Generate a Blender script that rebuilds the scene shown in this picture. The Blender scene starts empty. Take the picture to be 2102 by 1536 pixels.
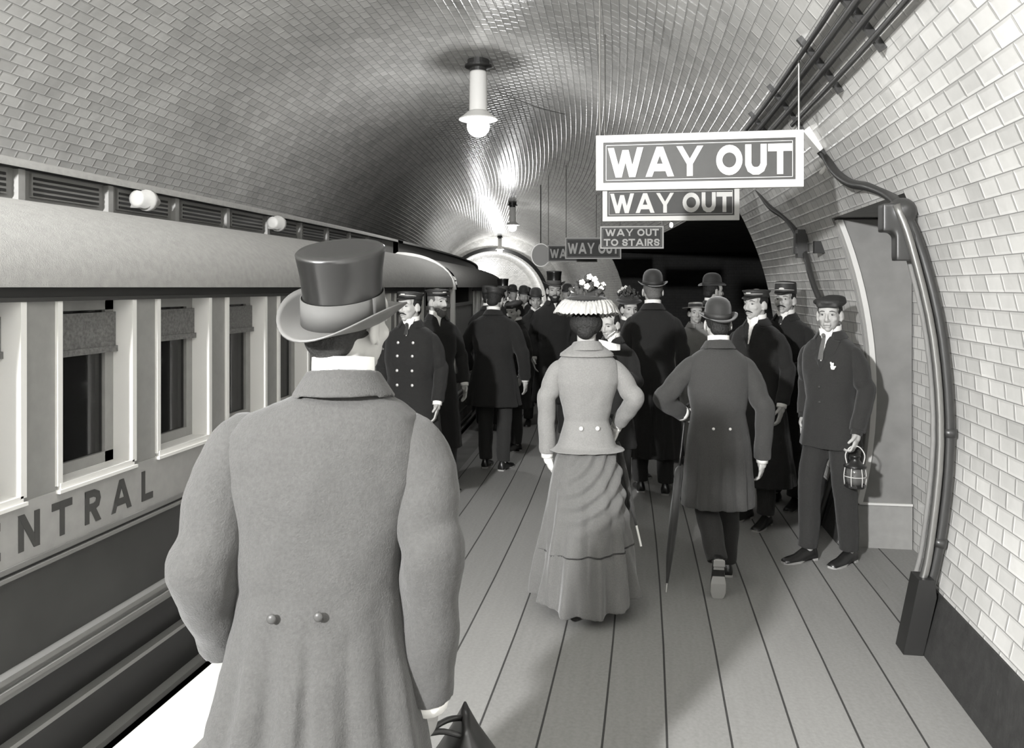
import bpy, bmesh, math, random
from math import sin, cos, pi, radians, atan2, hypot, sqrt
from mathutils import Vector, Matrix, Euler, Quaternion
random.seed(7)
scene = bpy.context.scene
COL = scene.collection

# ------------------------------------------------------------------ camera
FPX = 1650.0
IMW, IMH = 2102.0, 1536.0
CAMH = 1.75
HORIZ = 590.0
YAW = math.atan(294.0 / FPX)
cam = bpy.data.cameras.new('camera')
cam.sensor_width = 36.0
cam.lens = 36.0 * FPX / IMW
cam.shift_y = -(IMH / 2 - HORIZ) / IMW
cam.clip_start = 0.02
camo = bpy.data.objects.new('camera', cam)
camo.location = (0, 0, CAMH)
camo.rotation_euler = (radians(90), 0, YAW)
COL.objects.link(camo)
scene.camera = camo

# ------------------------------------------------------------------ world, exposure
w = bpy.data.worlds.new('world')
scene.world = w
w.use_nodes = True
w.node_tree.nodes['Background'].inputs[0].default_value = (0.5, 0.5, 0.5, 1)
w.node_tree.nodes['Background'].inputs[1].default_value = 0.05
vs = scene.view_settings
vs.view_transform = 'Standard'
vs.look = 'None'
vs.gamma = 1
vs.use_curve_mapping = False
vs.exposure = 0.0
scene.cycles.use_denoising = True
scene.cycles.max_bounces = 6
scene.cycles.diffuse_bounces = 4
scene.cycles.glossy_bounces = 3
scene.cycles.caustics_reflective = False
scene.cycles.caustics_refractive = False
scene.cycles.sample_clamp_indirect = 4

# photographer's flash standing on the platform behind the camera, to its left
FL = bpy.data.lights.new('flash', 'SPOT')
FL.energy = 3600
FL.shadow_soft_size = 0.12
FL.spot_size = radians(172)
FL.spot_blend = 0.35
flo = bpy.data.objects.new('flash', FL)
flo.location = (-2.0, -2.6, 3.0)
flo.rotation_euler = (Vector((-1.0, 7.5, 1.9)) - Vector((-2.0, -2.6, 3.0))).to_track_quat('-Z', 'Y').to_euler()
COL.objects.link(flo)

def point_light(name, loc, e, r=0.1, par=None):
    l = bpy.data.lights.new(name, 'POINT'); l.energy = e; l.shadow_soft_size = r
    o = bpy.data.objects.new(name, l); o.location = loc; COL.objects.link(o)
    return o

# ------------------------------------------------------------------ the tunnel's path: straight, bends left, straight again
S0, S1, RB = 3.0, 22.0, 88.0
PHI1 = (S1 - S0) / RB
def base(s):
    if s <= S0: return (0.0, s, 0.0)
    if s <= S1:
        p = (s - S0) / RB
        return (-RB * (1 - cos(p)), S0 + RB * sin(p), p)
    return (-RB * (1 - cos(PHI1)) - (s - S1) * sin(PHI1), S0 + RB * sin(PHI1) + (s - S1) * cos(PHI1), PHI1)
def P(s, x, z=0.0):
    bx, by, p = base(s)
    return Vector((bx + x * cos(p), by + x * sin(p), z))
def heading(s): return base(s)[2]
def pix(px, py, zc):
    xc = (px - IMW / 2) * zc / FPX
    return Vector((xc * cos(YAW) - zc * sin(YAW), xc * sin(YAW) + zc * cos(YAW), CAMH + (HORIZ - py) * zc / FPX))
def to_px(v):
    xc = v.x * cos(YAW) + v.y * sin(YAW); zc = -v.x * sin(YAW) + v.y * cos(YAW)
    return (IMW / 2 + FPX * xc / zc, HORIZ + FPX * (CAMH - v.z) / zc)
def s_at(px, x, z=1.0, lo=0.6, hi=38.0):      # where along the line at lateral x the photograph's column px falls (for x < 0)
    for _ in range(50):
        m = (lo + hi) / 2
        if to_px(P(m, x, z))[0] < px: lo = m
        else: hi = m
    return (lo + hi) / 2

# ------------------------------------------------------------------ materials
def grey(g): return (g, g * 0.99, g * 0.955, 1)
def mat(name, g, rough=0.8, spec=0.3, noise=0.0, nscale=20.0, bump=0.0, bscale=60.0, metal=0.0, sheen=0.0, coat=0.0):
    m = bpy.data.materials.new(name); m.use_nodes = True
    nt = m.node_tree; b = nt.nodes['Principled BSDF']
    b.inputs['Base Color'].default_value = grey(g)
    b.inputs['Roughness'].default_value = rough
    b.inputs['Specular IOR Level'].default_value = spec
    b.inputs['Metallic'].default_value = metal
    if sheen: b.inputs['Sheen Weight'].default_value = sheen
    if coat: b.inputs['Coat Weight'].default_value = coat
    tc = nt.nodes.new('ShaderNodeTexCoord')
    if noise:
        n = nt.nodes.new('ShaderNodeTexNoise'); n.inputs['Scale'].default_value = nscale; n.inputs['Detail'].default_value = 4
        r = nt.nodes.new('ShaderNodeMapRange'); r.inputs[1].default_value = 0.3; r.inputs[2].default_value = 0.7
        r.inputs[3].default_value = 1 - noise; r.inputs[4].default_value = 1 + noise
        mx = nt.nodes.new('ShaderNodeMix'); mx.data_type = 'RGBA'; mx.blend_type = 'MULTIPLY'; mx.inputs[0].default_value = 1
        mx.inputs[6].default_value = grey(g)
        nt.links.new(tc.outputs['Object'], n.inputs['Vector']); nt.links.new(n.outputs[0], r.inputs[0])
        nt.links.new(r.outputs[0], mx.inputs[7]); nt.links.new(mx.outputs[2], b.inputs['Base Color'])
    if bump:
        n2 = nt.nodes.new('ShaderNodeTexNoise'); n2.inputs['Scale'].default_value = bscale; n2.inputs['Detail'].default_value = 6
        bu = nt.nodes.new('ShaderNodeBump'); bu.inputs['Strength'].default_value = bump; bu.inputs['Distance'].default_value = 0.02
        nt.links.new(tc.outputs['Object'], n2.inputs['Vector']); nt.links.new(n2.outputs[0], bu.inputs['Height'])
        nt.links.new(bu.outputs[0], b.inputs['Normal'])
    return m
def emit(name, g, e):
    m = bpy.data.materials.new(name); m.use_nodes = True
    b = m.node_tree.nodes['Principled BSDF']
    b.inputs['Base Color'].default_value = grey(0.8)
    b.inputs['Emission Color'].default_value = grey(g); b.inputs['Emission Strength'].default_value = e
    return m
def tile_mat(name, g, rough=0.16, var=0.12, w=0.152, h=0.076):
    """Glazed white tiles in running bond, laid out by the surface's UV map (metres)."""
    m = bpy.data.materials.new(name); m.use_nodes = True
    nt = m.node_tree; b = nt.nodes['Principled BSDF']; L = nt.links.new
    tc = nt.nodes.new('ShaderNodeUVMap')
    br = nt.nodes.new('ShaderNodeTexBrick')
    br.inputs['Scale'].default_value = 1.0
    br.inputs['Brick Width'].default_value = w; br.inputs['Row Height'].default_value = h
    br.inputs['Mortar Size'].default_value = 0.0025; br.inputs['Mortar Smooth'].default_value = 0.3
    br.inputs['Color1'].default_value = grey(g * (1 + var)); br.inputs['Color2'].default_value = grey(g * (1 - var))
    br.inputs['Mortar'].default_value = grey(g * 0.42)
    L(tc.outputs[0], br.inputs['Vector'])
    n = nt.nodes.new('ShaderNodeTexNoise'); n.inputs['Scale'].default_value = 0.9; n.inputs['Detail'].default_value = 8; n.inputs['Roughness'].default_value = 0.65
    r = nt.nodes.new('ShaderNodeMapRange'); r.inputs[1].default_value = 0.3; r.inputs[2].default_value = 0.7; r.inputs[3].default_value = 0.78; r.inputs[4].default_value = 1.1
    L(tc.outputs[0], n.inputs['Vector']); L(n.outputs[0], r.inputs[0])
    mx = nt.nodes.new('ShaderNodeMix'); mx.data_type = 'RGBA'; mx.blend_type = 'MULTIPLY'; mx.inputs[0].default_value = 1
    L(br.outputs['Color'], mx.inputs[6]); L(r.outputs[0], mx.inputs[7]); L(mx.outputs[2], b.inputs['Base Color'])
    inv = nt.nodes.new('ShaderNodeMath'); inv.operation = 'SUBTRACT'; inv.inputs[0].default_value = 1.0
    L(br.outputs['Fac'], inv.inputs[1])
    # every tile lies a little unevenly: the tile's own tint also tips its face
    w1 = nt.nodes.new('ShaderNodeTexNoise'); w1.inputs['Scale'].default_value = 9.0; w1.inputs['Detail'].default_value = 2
    L(tc.outputs[0], w1.inputs['Vector'])
    pb = nt.nodes.new('ShaderNodeTexBrick'); pb.inputs['Scale'].default_value = 1.0
    pb.inputs['Brick Width'].default_value = w; pb.inputs['Row Height'].default_value = h
    pb.inputs['Mortar Size'].default_value = 0.014; pb.inputs['Mortar Smooth'].default_value = 1.0
    L(tc.outputs[0], pb.inputs['Vector'])
    pin = nt.nodes.new('ShaderNodeMath'); pin.operation = 'SUBTRACT'; pin.inputs[0].default_value = 1.0; L(pb.outputs['Fac'], pin.inputs[1])
    ad = nt.nodes.new('ShaderNodeMath'); ad.operation = 'MULTIPLY_ADD'; ad.inputs[1].default_value = 1.1
    L(w1.outputs[0], ad.inputs[0]); L(pin.outputs[0], ad.inputs[2])
    bu = nt.nodes.new('ShaderNodeBump'); bu.inputs['Strength'].default_value = 0.5; bu.inputs['Distance'].default_value = 0.004
    L(ad.outputs[0], bu.inputs['Height']); L(bu.outputs[0], b.inputs['Normal'])
    b.inputs['Roughness'].default_value = rough
    b.inputs['Specular IOR Level'].default_value = 0.5
    return m
def plank_mat(name, g, wd):
    """Boards running along the platform; the joints are thin dark grooves."""
    m = bpy.data.materials.new(name); m.use_nodes = True
    nt = m.node_tree; b = nt.nodes['Principled BSDF']; L = nt.links.new
    tc = nt.nodes.new('ShaderNodeUVMap'); sp = nt.nodes.new('ShaderNodeSeparateXYZ'); L(tc.outputs[0], sp.inputs[0])
    def M(op, a, bb=None, c=None):
        n = nt.nodes.new('ShaderNodeMath'); n.operation = op
        for i, v in enumerate((a, bb, c)):
            if v is None: continue
            if isinstance(v, (int, float)): n.inputs[i].default_value = v
            else: L(v, n.inputs[i])
        return n.outputs[0]
    q = M('DIVIDE', sp.outputs[1], wd)
    fr = M('FRACT', q); idx = M('FLOOR', q)
    d = M('ABSOLUTE', M('SUBTRACT', fr, 0.5))
    groove = M('GREATER_THAN', d, 0.5 - 0.0045 / wd)
    wn = nt.nodes.new('ShaderNodeTexWhiteNoise'); wn.noise_dimensions = '1D'; L(idx, wn.inputs['W'])
    mp = nt.nodes.new('ShaderNodeMapping'); mp.inputs['Scale'].default_value = (1.2, 22, 1); L(tc.outputs[0], mp.inputs[0])
    n = nt.nodes.new('ShaderNodeTexNoise'); n.inputs['Scale'].default_value = 1.5; n.inputs['Detail'].default_value = 6; L(mp.outputs[0], n.inputs[0])
    n2 = nt.nodes.new('ShaderNodeTexNoise'); n2.inputs['Scale'].default_value = 60; n2.inputs['Detail'].default_value = 6; L(tc.outputs[0], n2.inputs[0])
    v = M('ADD', M('MULTIPLY', wn.outputs[0], 0.14), 0.80)
    v = M('ADD', v, M('MULTIPLY', n.outputs[0], 0.16)); v = M('ADD', v, M('MULTIPLY', M('SUBTRACT', n2.outputs[0], 0.5), 0.35))
    v = M('MULTIPLY', v, M('SUBTRACT', 1.0, M('MULTIPLY', groove, 0.85)))
    cb = nt.nodes.new('ShaderNodeCombineColor')
    L(M('MULTIPLY', v, g), cb.inputs[0]); L(M('MULTIPLY', v, g * 0.99), cb.inputs[1]); L(M('MULTIPLY', v, g * 0.955), cb.inputs[2])
    L(cb.outputs[0], b.inputs['Base Color'])
    bu = nt.nodes.new('ShaderNodeBump'); bu.inputs['Strength'].default_value = 0.6; bu.inputs['Distance'].default_value = 0.004
    L(M('SUBTRACT', M('MULTIPLY', n2.outputs[0], 0.3), groove), bu.inputs['Height']); L(bu.outputs[0], b.inputs['Normal'])
    b.inputs['Roughness'].default_value = 0.75
    return m

M = {}
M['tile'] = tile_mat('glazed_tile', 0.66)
M['plank'] = plank_mat('platform_boards', 0.25, 0.245)
M['white_edge'] = mat('white_painted_edge', 0.78, 0.7, noise=0.05)
M['coping'] = mat('grey_stone_coping', 0.16, 0.8, noise=0.15, nscale=6)
M['unlit_wall'] = tile_mat('unlit_wall', 0.045, 0.6)  # passage walls: the darkness of the unlit interior is put into the colour
M['skirting'] = mat('dark_skirting', 0.035, 0.8, noise=0.2, bump=0.2)
M['concrete'] = mat('rough_concrete', 0.12, 0.9, noise=0.2, nscale=5, bump=0.4)
M['black'] = mat('black_paint', 0.022, 0.5)
M['iron'] = mat('dark_iron', 0.03, 0.38, spec=0.6)
M['steel'] = mat('worn_steel', 0.28, 0.3, metal=0.8)
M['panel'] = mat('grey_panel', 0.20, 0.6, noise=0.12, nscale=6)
M['frame'] = mat('pale_frame', 0.6, 0.5)
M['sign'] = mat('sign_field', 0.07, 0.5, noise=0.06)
M['sign_white'] = mat('sign_white', 0.70, 0.5)
M['roof'] = mat('carriage_roof', 0.36, 0.85, noise=0.08, nscale=30, bump=0.15, bscale=200)
M['train_grey'] = mat('carriage_grey_paint', 0.27, 0.45, noise=0.06)
M['train_band'] = mat('carriage_name_band', 0.36, 0.45, noise=0.06)
M['train_dark'] = mat('carriage_dark_varnish', 0.055, 0.3, spec=0.5, noise=0.15, nscale=4)
M['train_trim'] = mat('carriage_pale_trim', 0.8, 0.4)
M['train_fascia'] = mat('carriage_fascia', 0.045, 0.5)
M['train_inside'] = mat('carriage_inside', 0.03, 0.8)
M['blind'] = mat('window_blind', 0.14, 0.8, noise=0.3, nscale=90)
M['moulding'] = mat('carriage_moulding', 0.20, 0.4)
M['letter'] = mat('dark_lettering', 0.07, 0.6)
M['enamel'] = mat('white_enamel', 0.75, 0.25)
M['globe'] = emit('lamp_globe', 1.0, 9)
M['tube'] = mat('lamp_tube_white', 0.85, 0.4)
g_ = bpy.data.materials.new('window_glass'); g_.use_nodes = True
nt = g_.node_tree; b_ = nt.nodes['Principled BSDF']; b_.inputs['Base Color'].default_value = (0.02, 0.02, 0.02, 1)
b_.inputs['Roughness'].default_value = 0.05; b_.inputs['Alpha'].default_value = 0.6
M['glass'] = g_

# ------------------------------------------------------------------ helpers
def tag(o, label=None, cat=None, group=None, kind=None):
    if label: o['label'] = label
    if cat: o['category'] = cat
    if group: o['group'] = group
    if kind: o['kind'] = kind
    return o
def empty(name, loc=(0, 0, 0), rz=0, label=None, cat=None, group=None, scale=1):
    o = bpy.data.objects.new(name, None); COL.objects.link(o)
    o.location = loc; o.rotation_euler = (0, 0, rz); o.scale = (scale,) * 3
    o.empty_display_size = 0.1
    return tag(o, label, cat, group)
def obj(name, bm, m, par=None, smooth=False, recalc=True):
    if isinstance(bm, bmesh.types.BMesh):
        if recalc: bmesh.ops.recalc_face_normals(bm, faces=bm.faces)
        me = bpy.data.meshes.new(name); bm.to_mesh(me); bm.free()
    else: me = bm
    if smooth:
        me.polygons.foreach_set('use_smooth', [True] * len(me.polygons))
    me.materials.clear(); me.materials.append(m)
    o = bpy.data.objects.new(name, me); COL.objects.link(o)
    if par: o.parent = par
    return o
def wpar(o, par):                       # o was modelled in world coordinates, par sits elsewhere
    bpy.context.view_layer.update()
    o.parent = par; o.matrix_parent_inverse = par.matrix_world.inverted()
    return o
def NB(): return bmesh.new()
def box(bm, x0, x1, y0, y1, z0, z1, mtx=None):
    vs_ = [Vector((x, y, z)) for z in (z0, z1) for y in (y0, y1) for x in (x0, x1)]
    if mtx: vs_ = [mtx @ v for v in vs_]
    v = [bm.verts.new(p) for p in vs_]
    for f in ((0, 2, 3, 1), (4, 5, 7, 6), (0, 1, 5, 4), (2, 6, 7, 3), (0, 4, 6, 2), (1, 3, 7, 5)):
        bm.faces.new([v[i] for i in f])
def loft(bm, rings, caps=True, closed=True):
    R = [[bm.verts.new(p) for p in r] for r in rings]
    n = len(R[0])
    for a, b in zip(R, R[1:]):
        for i in range(n if closed else n - 1):
            j = (i + 1) % n
            bm.faces.new((a[i], a[j], b[j], b[i]))
    if caps and closed:
        bm.faces.new(list(reversed(R[0]))); bm.faces.new(R[-1])
    return R
def ellip(bm, c, r, rot=None, seg=16, rings=9):
    c = Vector(c); q = rot.to_matrix() if rot else Matrix.Identity(3)
    rr = []
    for i in range(1, rings):
        t = pi * i / rings
        rr.append([c + q @ Vector((r[0] * sin(t) * cos(2 * pi * k / seg), r[1] * sin(t) * sin(2 * pi * k / seg), -r[2] * cos(t))) for k in range(seg)])
    R = loft(bm, rr, caps=False)
    a = bm.verts.new(c + q @ Vector((0, 0, -r[2]))); b = bm.verts.new(c + q @ Vector((0, 0, r[2])))
    for i in range(seg):
        j = (i + 1) % seg
        bm.faces.new((a, R[0][j], R[0][i])); bm.faces.new((b, R[-1][i], R[-1][j]))
def smooth_path(pts, n=4):
    pts = [Vector(p) for p in pts]
    if len(pts) < 3: return pts
    out = []
    P_ = [pts[0] * 2 - pts[1]] + pts + [pts[-1] * 2 - pts[-2]]
    for i in range(1, len(P_) - 2):
        for k in range(n):
            t = k / n; a, b, c, d = P_[i - 1:i + 3]
            out.append(0.5 * ((2 * b) + (c - a) * t + (2 * a - 5 * b + 4 * c - d) * t * t + (3 * b - a - 3 * c + d) * t ** 3))
    out.append(pts[-1]); return out
def tube(bm, pts, rad, seg=12, n=4, caps=True, fold=None, flat=None):
    """Tube along a smoothed path; rad is a number or one radius per given point."""
    m0 = len(pts)
    p = smooth_path(pts, n) if m0 > 2 and n > 1 else [Vector(q) for q in pts]
    def rr(i):
        if isinstance(rad, (int, float)): return rad
        t = i / (len(p) - 1) * (m0 - 1); k = min(int(t), m0 - 2); f = t - k
        return rad[k] * (1 - f) + rad[k + 1] * f
    d0 = (p[1] - p[0]).normalized()
    u = d0.orthogonal().normalized() if not flat else (Vector(flat) - d0 * Vector(flat).dot(d0)).normalized()
    rings = []
    for i, q in enumerate(p):
        d = (p[min(i + 1, len(p) - 1)] - p[max(i - 1, 0)]).normalized()
        u = (u - d * u.dot(d)).normalized(); v = d.cross(u)
        r = rr(i)
        ring = []
        for k in range(seg):
            a = 2 * pi * k / seg; f = r * (fold(i / (len(p) - 1), a) if fold else 1)
            ring.append(q + u * cos(a) * f + v * sin(a) * f)
        rings.append(ring)
    loft(bm, rings, caps)
def capsule(bm, a, b, r0, r1, seg=12):
    a = Vector(a); b = Vector(b)
    d = (b - a).normalized(); rings = []; u = d.orthogonal().normalized(); v = d.cross(u)
    for c, r, ts in ((a, r0, (-85, -55, -25, 0)), (b, r1, (0, 25, 55, 85))):
        for t in ts:
            t = radians(t); rings.append([c + d * r * sin(t) + (u * cos(2 * pi * k / seg) + v * sin(2 * pi * k / seg)) * r * cos(t) for k in range(seg)])
    loft(bm, rings)
def lathe(bm, prof, c=(0, 0, 0), seg=32, sx=1, sy=1, caps=True):
    c = Vector(c)
    loft(bm, [[c + Vector((r * sx * cos(2 * pi * k / seg), r * sy * sin(2 * pi * k / seg), z)) for k in range(seg)] for r, z in prof], caps)
def sbox(bm, s0, s1, x0, x1, z0, z1, step=0.6):
    """A bar that follows the line of the tunnel."""
    n = max(1, int(math.ceil((s1 - s0) / step))) if s1 > S0 else 1
    loft(bm, [[P(s, x0, z0), P(s, x1, z0), P(s, x1, z1), P(s, x0, z1)] for s in [s0 + (s1 - s0) * i / n for i in range(n + 1)]])
def sprofile(bm, prof, s0, s1, step=0.8, uv=None, closed=False):
    """Sheet swept along the line from a profile of (x, z)."""
    n = max(1, int(math.ceil((s1 - s0) / step)))
    ss = [s0 + (s1 - s0) * i / n for i in range(n + 1)]
    R = [[bm.verts.new(P(s, x, z)) for x, z in prof] for s in ss]
    lay = bm.loops.layers.uv.verify()
    acc = [0.0]
    for a, b in zip(prof, prof[1:]): acc.append(acc[-1] + hypot(b[0] - a[0], b[1] - a[1]))
    for i in range(n):
        for j in range(len(prof) - 1):
            f = bm.faces.new((R[i][j], R[i + 1][j], R[i + 1][j + 1], R[i][j + 1]))
            for l, (a, b) in zip(f.loops, ((i, j), (i + 1, j), (i + 1, j + 1), (i, j + 1))):
                l[lay].uv = (ss[a], acc[b] if uv is None else uv[b])
def bake(bm, voxel, smooth_n=3, fac=0.5, disp=None):
    """Fuse overlapping closed shapes into one continuous smooth surface."""
    bmesh.ops.recalc_face_normals(bm, faces=bm.faces)
    me = bpy.data.meshes.new('tmp'); bm.to_mesh(me); bm.free()
    o = bpy.data.objects.new('tmp', me); COL.objects.link(o)
    m = o.modifiers.new('r', 'REMESH'); m.mode = 'VOXEL'; m.voxel_size = voxel; m.adaptivity = 0
    s = o.modifiers.new('s', 'SMOOTH'); s.iterations = smooth_n; s.factor = fac
    if disp:
        for k, (sc, st) in enumerate(disp):
            t = bpy.data.textures.new('folds', 'CLOUDS'); t.noise_scale = sc; t.noise_depth = 1
            d = o.modifiers.new('d%d' % k, 'DISPLACE'); d.texture = t; d.strength = st; d.mid_level = 0.5; d.texture_coords = 'LOCAL'
    dg = bpy.context.evaluated_depsgraph_get(); dg.update()
    out = bpy.data.meshes.new_from_object(o.evaluated_get(dg))
    bpy.data.objects.remove(o); bpy.data.meshes.remove(me)
    return out

# ------------------------------------------------------------------ the setting
CX, CZ, CR = -1.75, 1.05, 3.2
def wall_x(z, r=CR): return CX + sqrt(max(0.0, r * r - (z - CZ) ** 2))
def arc(a0, a1, n, r=CR):
    return [(CX + r * cos(radians(a0 + (a1 - a0) * i / n)), CZ + r * sin(radians(a0 + (a1 - a0) * i / n))) for i in range(n + 1)]
def ang(z): return math.degrees(math.asin((z - CZ) / CR))
aF = ang(0.0)
NS0, NS1, NZ = 4.26, 5.75, 2.22       # niche in the right wall
BS0, BS1, BZ = 8.8, 23.0, 2.75        # wide way out on the right
END = 40.0
SB = -4.0
vault0 = [0.0]
def wallpatch(name, a0, a1, s0, s1, n=None):
    bm = NB(); n = n or max(2, int(abs(a1 - a0) / 3.0))
    pr = arc(a0, a1, n)
    uv = [radians(a0 + (a1 - a0) * i / n) * CR for i in range(n + 1)]
    sprofile(bm, pr, s0, s1, uv=uv)
    o = obj(name, bm, M['tile'], smooth=True, recalc=False); tag(o, kind='structure'); return o
wallpatch('ceiling', ang(BZ), 180 + 42, SB, END)
wallpatch('wall_right', aF, ang(BZ), SB, NS0)
wallpatch('wall_right', ang(NZ), ang(BZ), NS0, NS1)
wallpatch('wall_right', aF, ang(BZ), NS1, BS0)
wallpatch('wall_right', aF, ang(BZ), BS1, END)
def quadwall(name, pts, m, uvs=None, kind='structure'):
    bm = NB(); lay = bm.loops.layers.uv.verify()
    for q in pts:
        f = bm.faces.new([bm.verts.new(Vector(p)) for p in q])
        o_ = Vector(q[0]); ex = (Vector(q[1]) - o_).normalized(); nrm = ex.cross(Vector(q[-1]) - o_).normalized(); ey = nrm.cross(ex)
        for l in f.loops:
            d = l.vert.co - o_; l[lay].uv = (d.dot(ex) + 3.1, d.dot(ey) + 5.04)
    o = obj(name, bm, m, recalc=False); tag(o, kind=kind); return o
# niche: back wall, jambs, soffit
NX = 1.74
def strip_face(s, z0, z1, xo, n=10):  # the jamb between the curved wall line and x = xo
    q = []
    for i in range(n):
        a, b = z0 + (z1 - z0) * i / n, z0 + (z1 - z0) * (i + 1) / n
        q.append((P(s, wall_x(a), a), P(s, xo, a), P(s, xo, b), P(s, wall_x(b), b)))
    return q
quadwall('wall_niche_back', [(P(NS0, NX, 0), P(NS1, NX, 0), P(NS1, NX, NZ), P(NS0, NX, NZ))], M['tile'])
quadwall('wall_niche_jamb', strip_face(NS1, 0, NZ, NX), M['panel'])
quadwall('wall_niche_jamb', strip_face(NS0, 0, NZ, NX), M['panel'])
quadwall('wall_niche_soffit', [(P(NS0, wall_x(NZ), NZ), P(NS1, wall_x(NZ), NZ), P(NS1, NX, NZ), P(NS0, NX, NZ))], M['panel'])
# passage on the right
PX = 7.0
quadwall('wall_passage_near', strip_face(BS0, 0, BZ, PX), M['unlit_wall'])
quadwall('wall_passage_far', strip_face(BS1, 0, BZ, PX), M['unlit_wall'])
quadwall('wall_passage_end', [(P(BS0, PX, 0), P(BS1, PX, 0), P(BS1, PX, BZ), P(BS0, PX, BZ))], M['unlit_wall'])
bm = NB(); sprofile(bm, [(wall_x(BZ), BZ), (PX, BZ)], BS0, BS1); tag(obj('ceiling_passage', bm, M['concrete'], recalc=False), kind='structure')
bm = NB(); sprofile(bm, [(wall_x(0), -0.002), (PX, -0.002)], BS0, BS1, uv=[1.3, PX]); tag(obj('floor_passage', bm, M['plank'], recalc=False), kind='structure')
# platform
PE = -2.03
bm = NB()
sprofile(bm, [(PE + 0.30, 0), (1.36, 0)], SB, END, uv=[PE + 0.30 + 10, 11.36])
sprofile(bm, [(1.36, 0), (NX, 0)], NS0, NS1, uv=[11.36, 10 + NX])
tag(obj('floor', bm, M['plank'], recalc=False), kind='structure')
bm = NB(); sbox(bm, SB, 4.5, PE, PE + 0.30, -0.16, 0.0)
tag(obj('trim_platform_edge', bm, M['white_edge']), kind='structure')
bm = NB(); sbox(bm, 4.5, END, PE, PE + 0.30, -0.16, 0.0)
tag(obj('trim_platform_edge', bm, M['coping']), kind='structure')
bm = NB(); sbox(bm, SB, END, PE + 0.08, PE + 0.16, -1.2, -0.16)
tag(obj('wall_platform_front', bm, M['concrete']), kind='structure')
bm = NB(); sprofile(bm, [(-4.6, -1.05), (PE + 0.2, -1.05)], SB, END)
tag(obj('floor_trackbed', bm, M['concrete'], recalc=False), kind='structure')
# skirting: slopes back to the tiled wall
def skirt(s0, s1):
    bm = NB(); n = max(1, int((s1 - s0) / 0.8))
    zt = 0.28
    loft(bm, [[P(s, 1.262, 0.0), P(s, 1.45, 0.0), P(s, wall_x(zt) + 0.04, zt), P(s, wall_x(zt) - 0.012, zt)] for s in [s0 + (s1 - s0) * i / n for i in range(n + 1)]])
    tag(obj('baseboard_right', bm, M['skirting']), kind='structure')
skirt(SB, NS0 - 0.05); skirt(NS1 + 0.02, BS0); skirt(BS1, END)
# back wall behind the camera and headwall at the far end
def headwall(name, s, hole, m):
    bm = NB(); lay = bm.loops.layers.uv.verify(); n = 48
    hx, hz, hr = hole if hole else (CX, CZ, 0.01)
    for i in range(n):
        a, b = 2 * pi * i / n, 2 * pi * (i + 1) / n
        q = [(CX + CR * 1.01 * cos(a), CZ + CR * 1.01 * sin(a)), (CX + CR * 1.01 * cos(b), CZ + CR * 1.01 * sin(b)), (hx + hr * cos(b), hz + hr * sin(b)), (hx + hr * cos(a), hz + hr * sin(a))]
        f = bm.faces.new([bm.verts.new(P(s, *c)) for c in q])
        for l, c in zip(f.loops, q): l[lay].uv = (c[0] + 20, c[1] + 20)
    tag(obj(name, bm, m, recalc=False), kind='structure')
headwall('wall_back', SB, None, M['concrete'])
HX, HZ, HR = CX - 0.25, 0.95, 2.62
headwall('wall_far_end', END, (HX, HZ, HR), M['tile'])
bm = NB()
n = 48; S2 = END + 9
for k, (sa, sb) in enumerate(((END, END + 4.5), (END + 4.5, S2))):
    lay = bm.loops.layers.uv.verify()
    for i in range(n):
        a, b = 2 * pi * i / n, 2 * pi * (i + 1) / n
        f = bm.faces.new([bm.verts.new(P(s, HX + HR * cos(t), HZ + HR * sin(t))) for s, t in ((sa, a), (sb, a), (sb, b), (sa, b))])
        for l, (s, t) in zip(f.loops, ((sa, a), (sb, a), (sb, b), (sa, b))): l[lay].uv = (s, t * HR)
tag(obj('wall_end_tunnel', bm, M['tile'], smooth=True, recalc=False), kind='structure')
headwall('wall_end_cap', S2, None, M['tile'])
bm = NB()
rr = []
for i in range(n + 1):
    t = -0.35 + (pi + 0.7) * i / n
    rr.append([P(END - 0.12, HX + (HR - 0.02) * cos(t), HZ + (HR - 0.02) * sin(t)), P(END - 0.12, HX + (HR + 0.16) * cos(t), HZ + (HR + 0.16) * sin(t)),
               P(END + 0.05, HX + (HR + 0.16) * cos(t), HZ + (HR + 0.16) * sin(t)), P(END + 0.05, HX + (HR - 0.02) * cos(t), HZ + (HR - 0.02) * sin(t))])
loft(bm, rr)
tag(obj('trim_portal_arch', bm, M['black']), kind='structure')
el = bpy.data.lights.new('end_tunnel_fill', 'SPOT'); el.energy = 1500; el.spot_size = radians(150); el.spot_blend = 0.5; el.shadow_soft_size = 0.15  # unseen spot added behind the arch to brighten the tunnel end
elo = bpy.data.objects.new('end_tunnel_fill', el); elo.location = P(END + 1.5, HX - 0.3, 3.1); COL.objects.link(elo)
elo.rotation_euler = (P(S2, HX, 1.2) - P(END + 1.5, HX - 0.3, 3.1)).to_track_quat('-Z', 'Y').to_euler()

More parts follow.
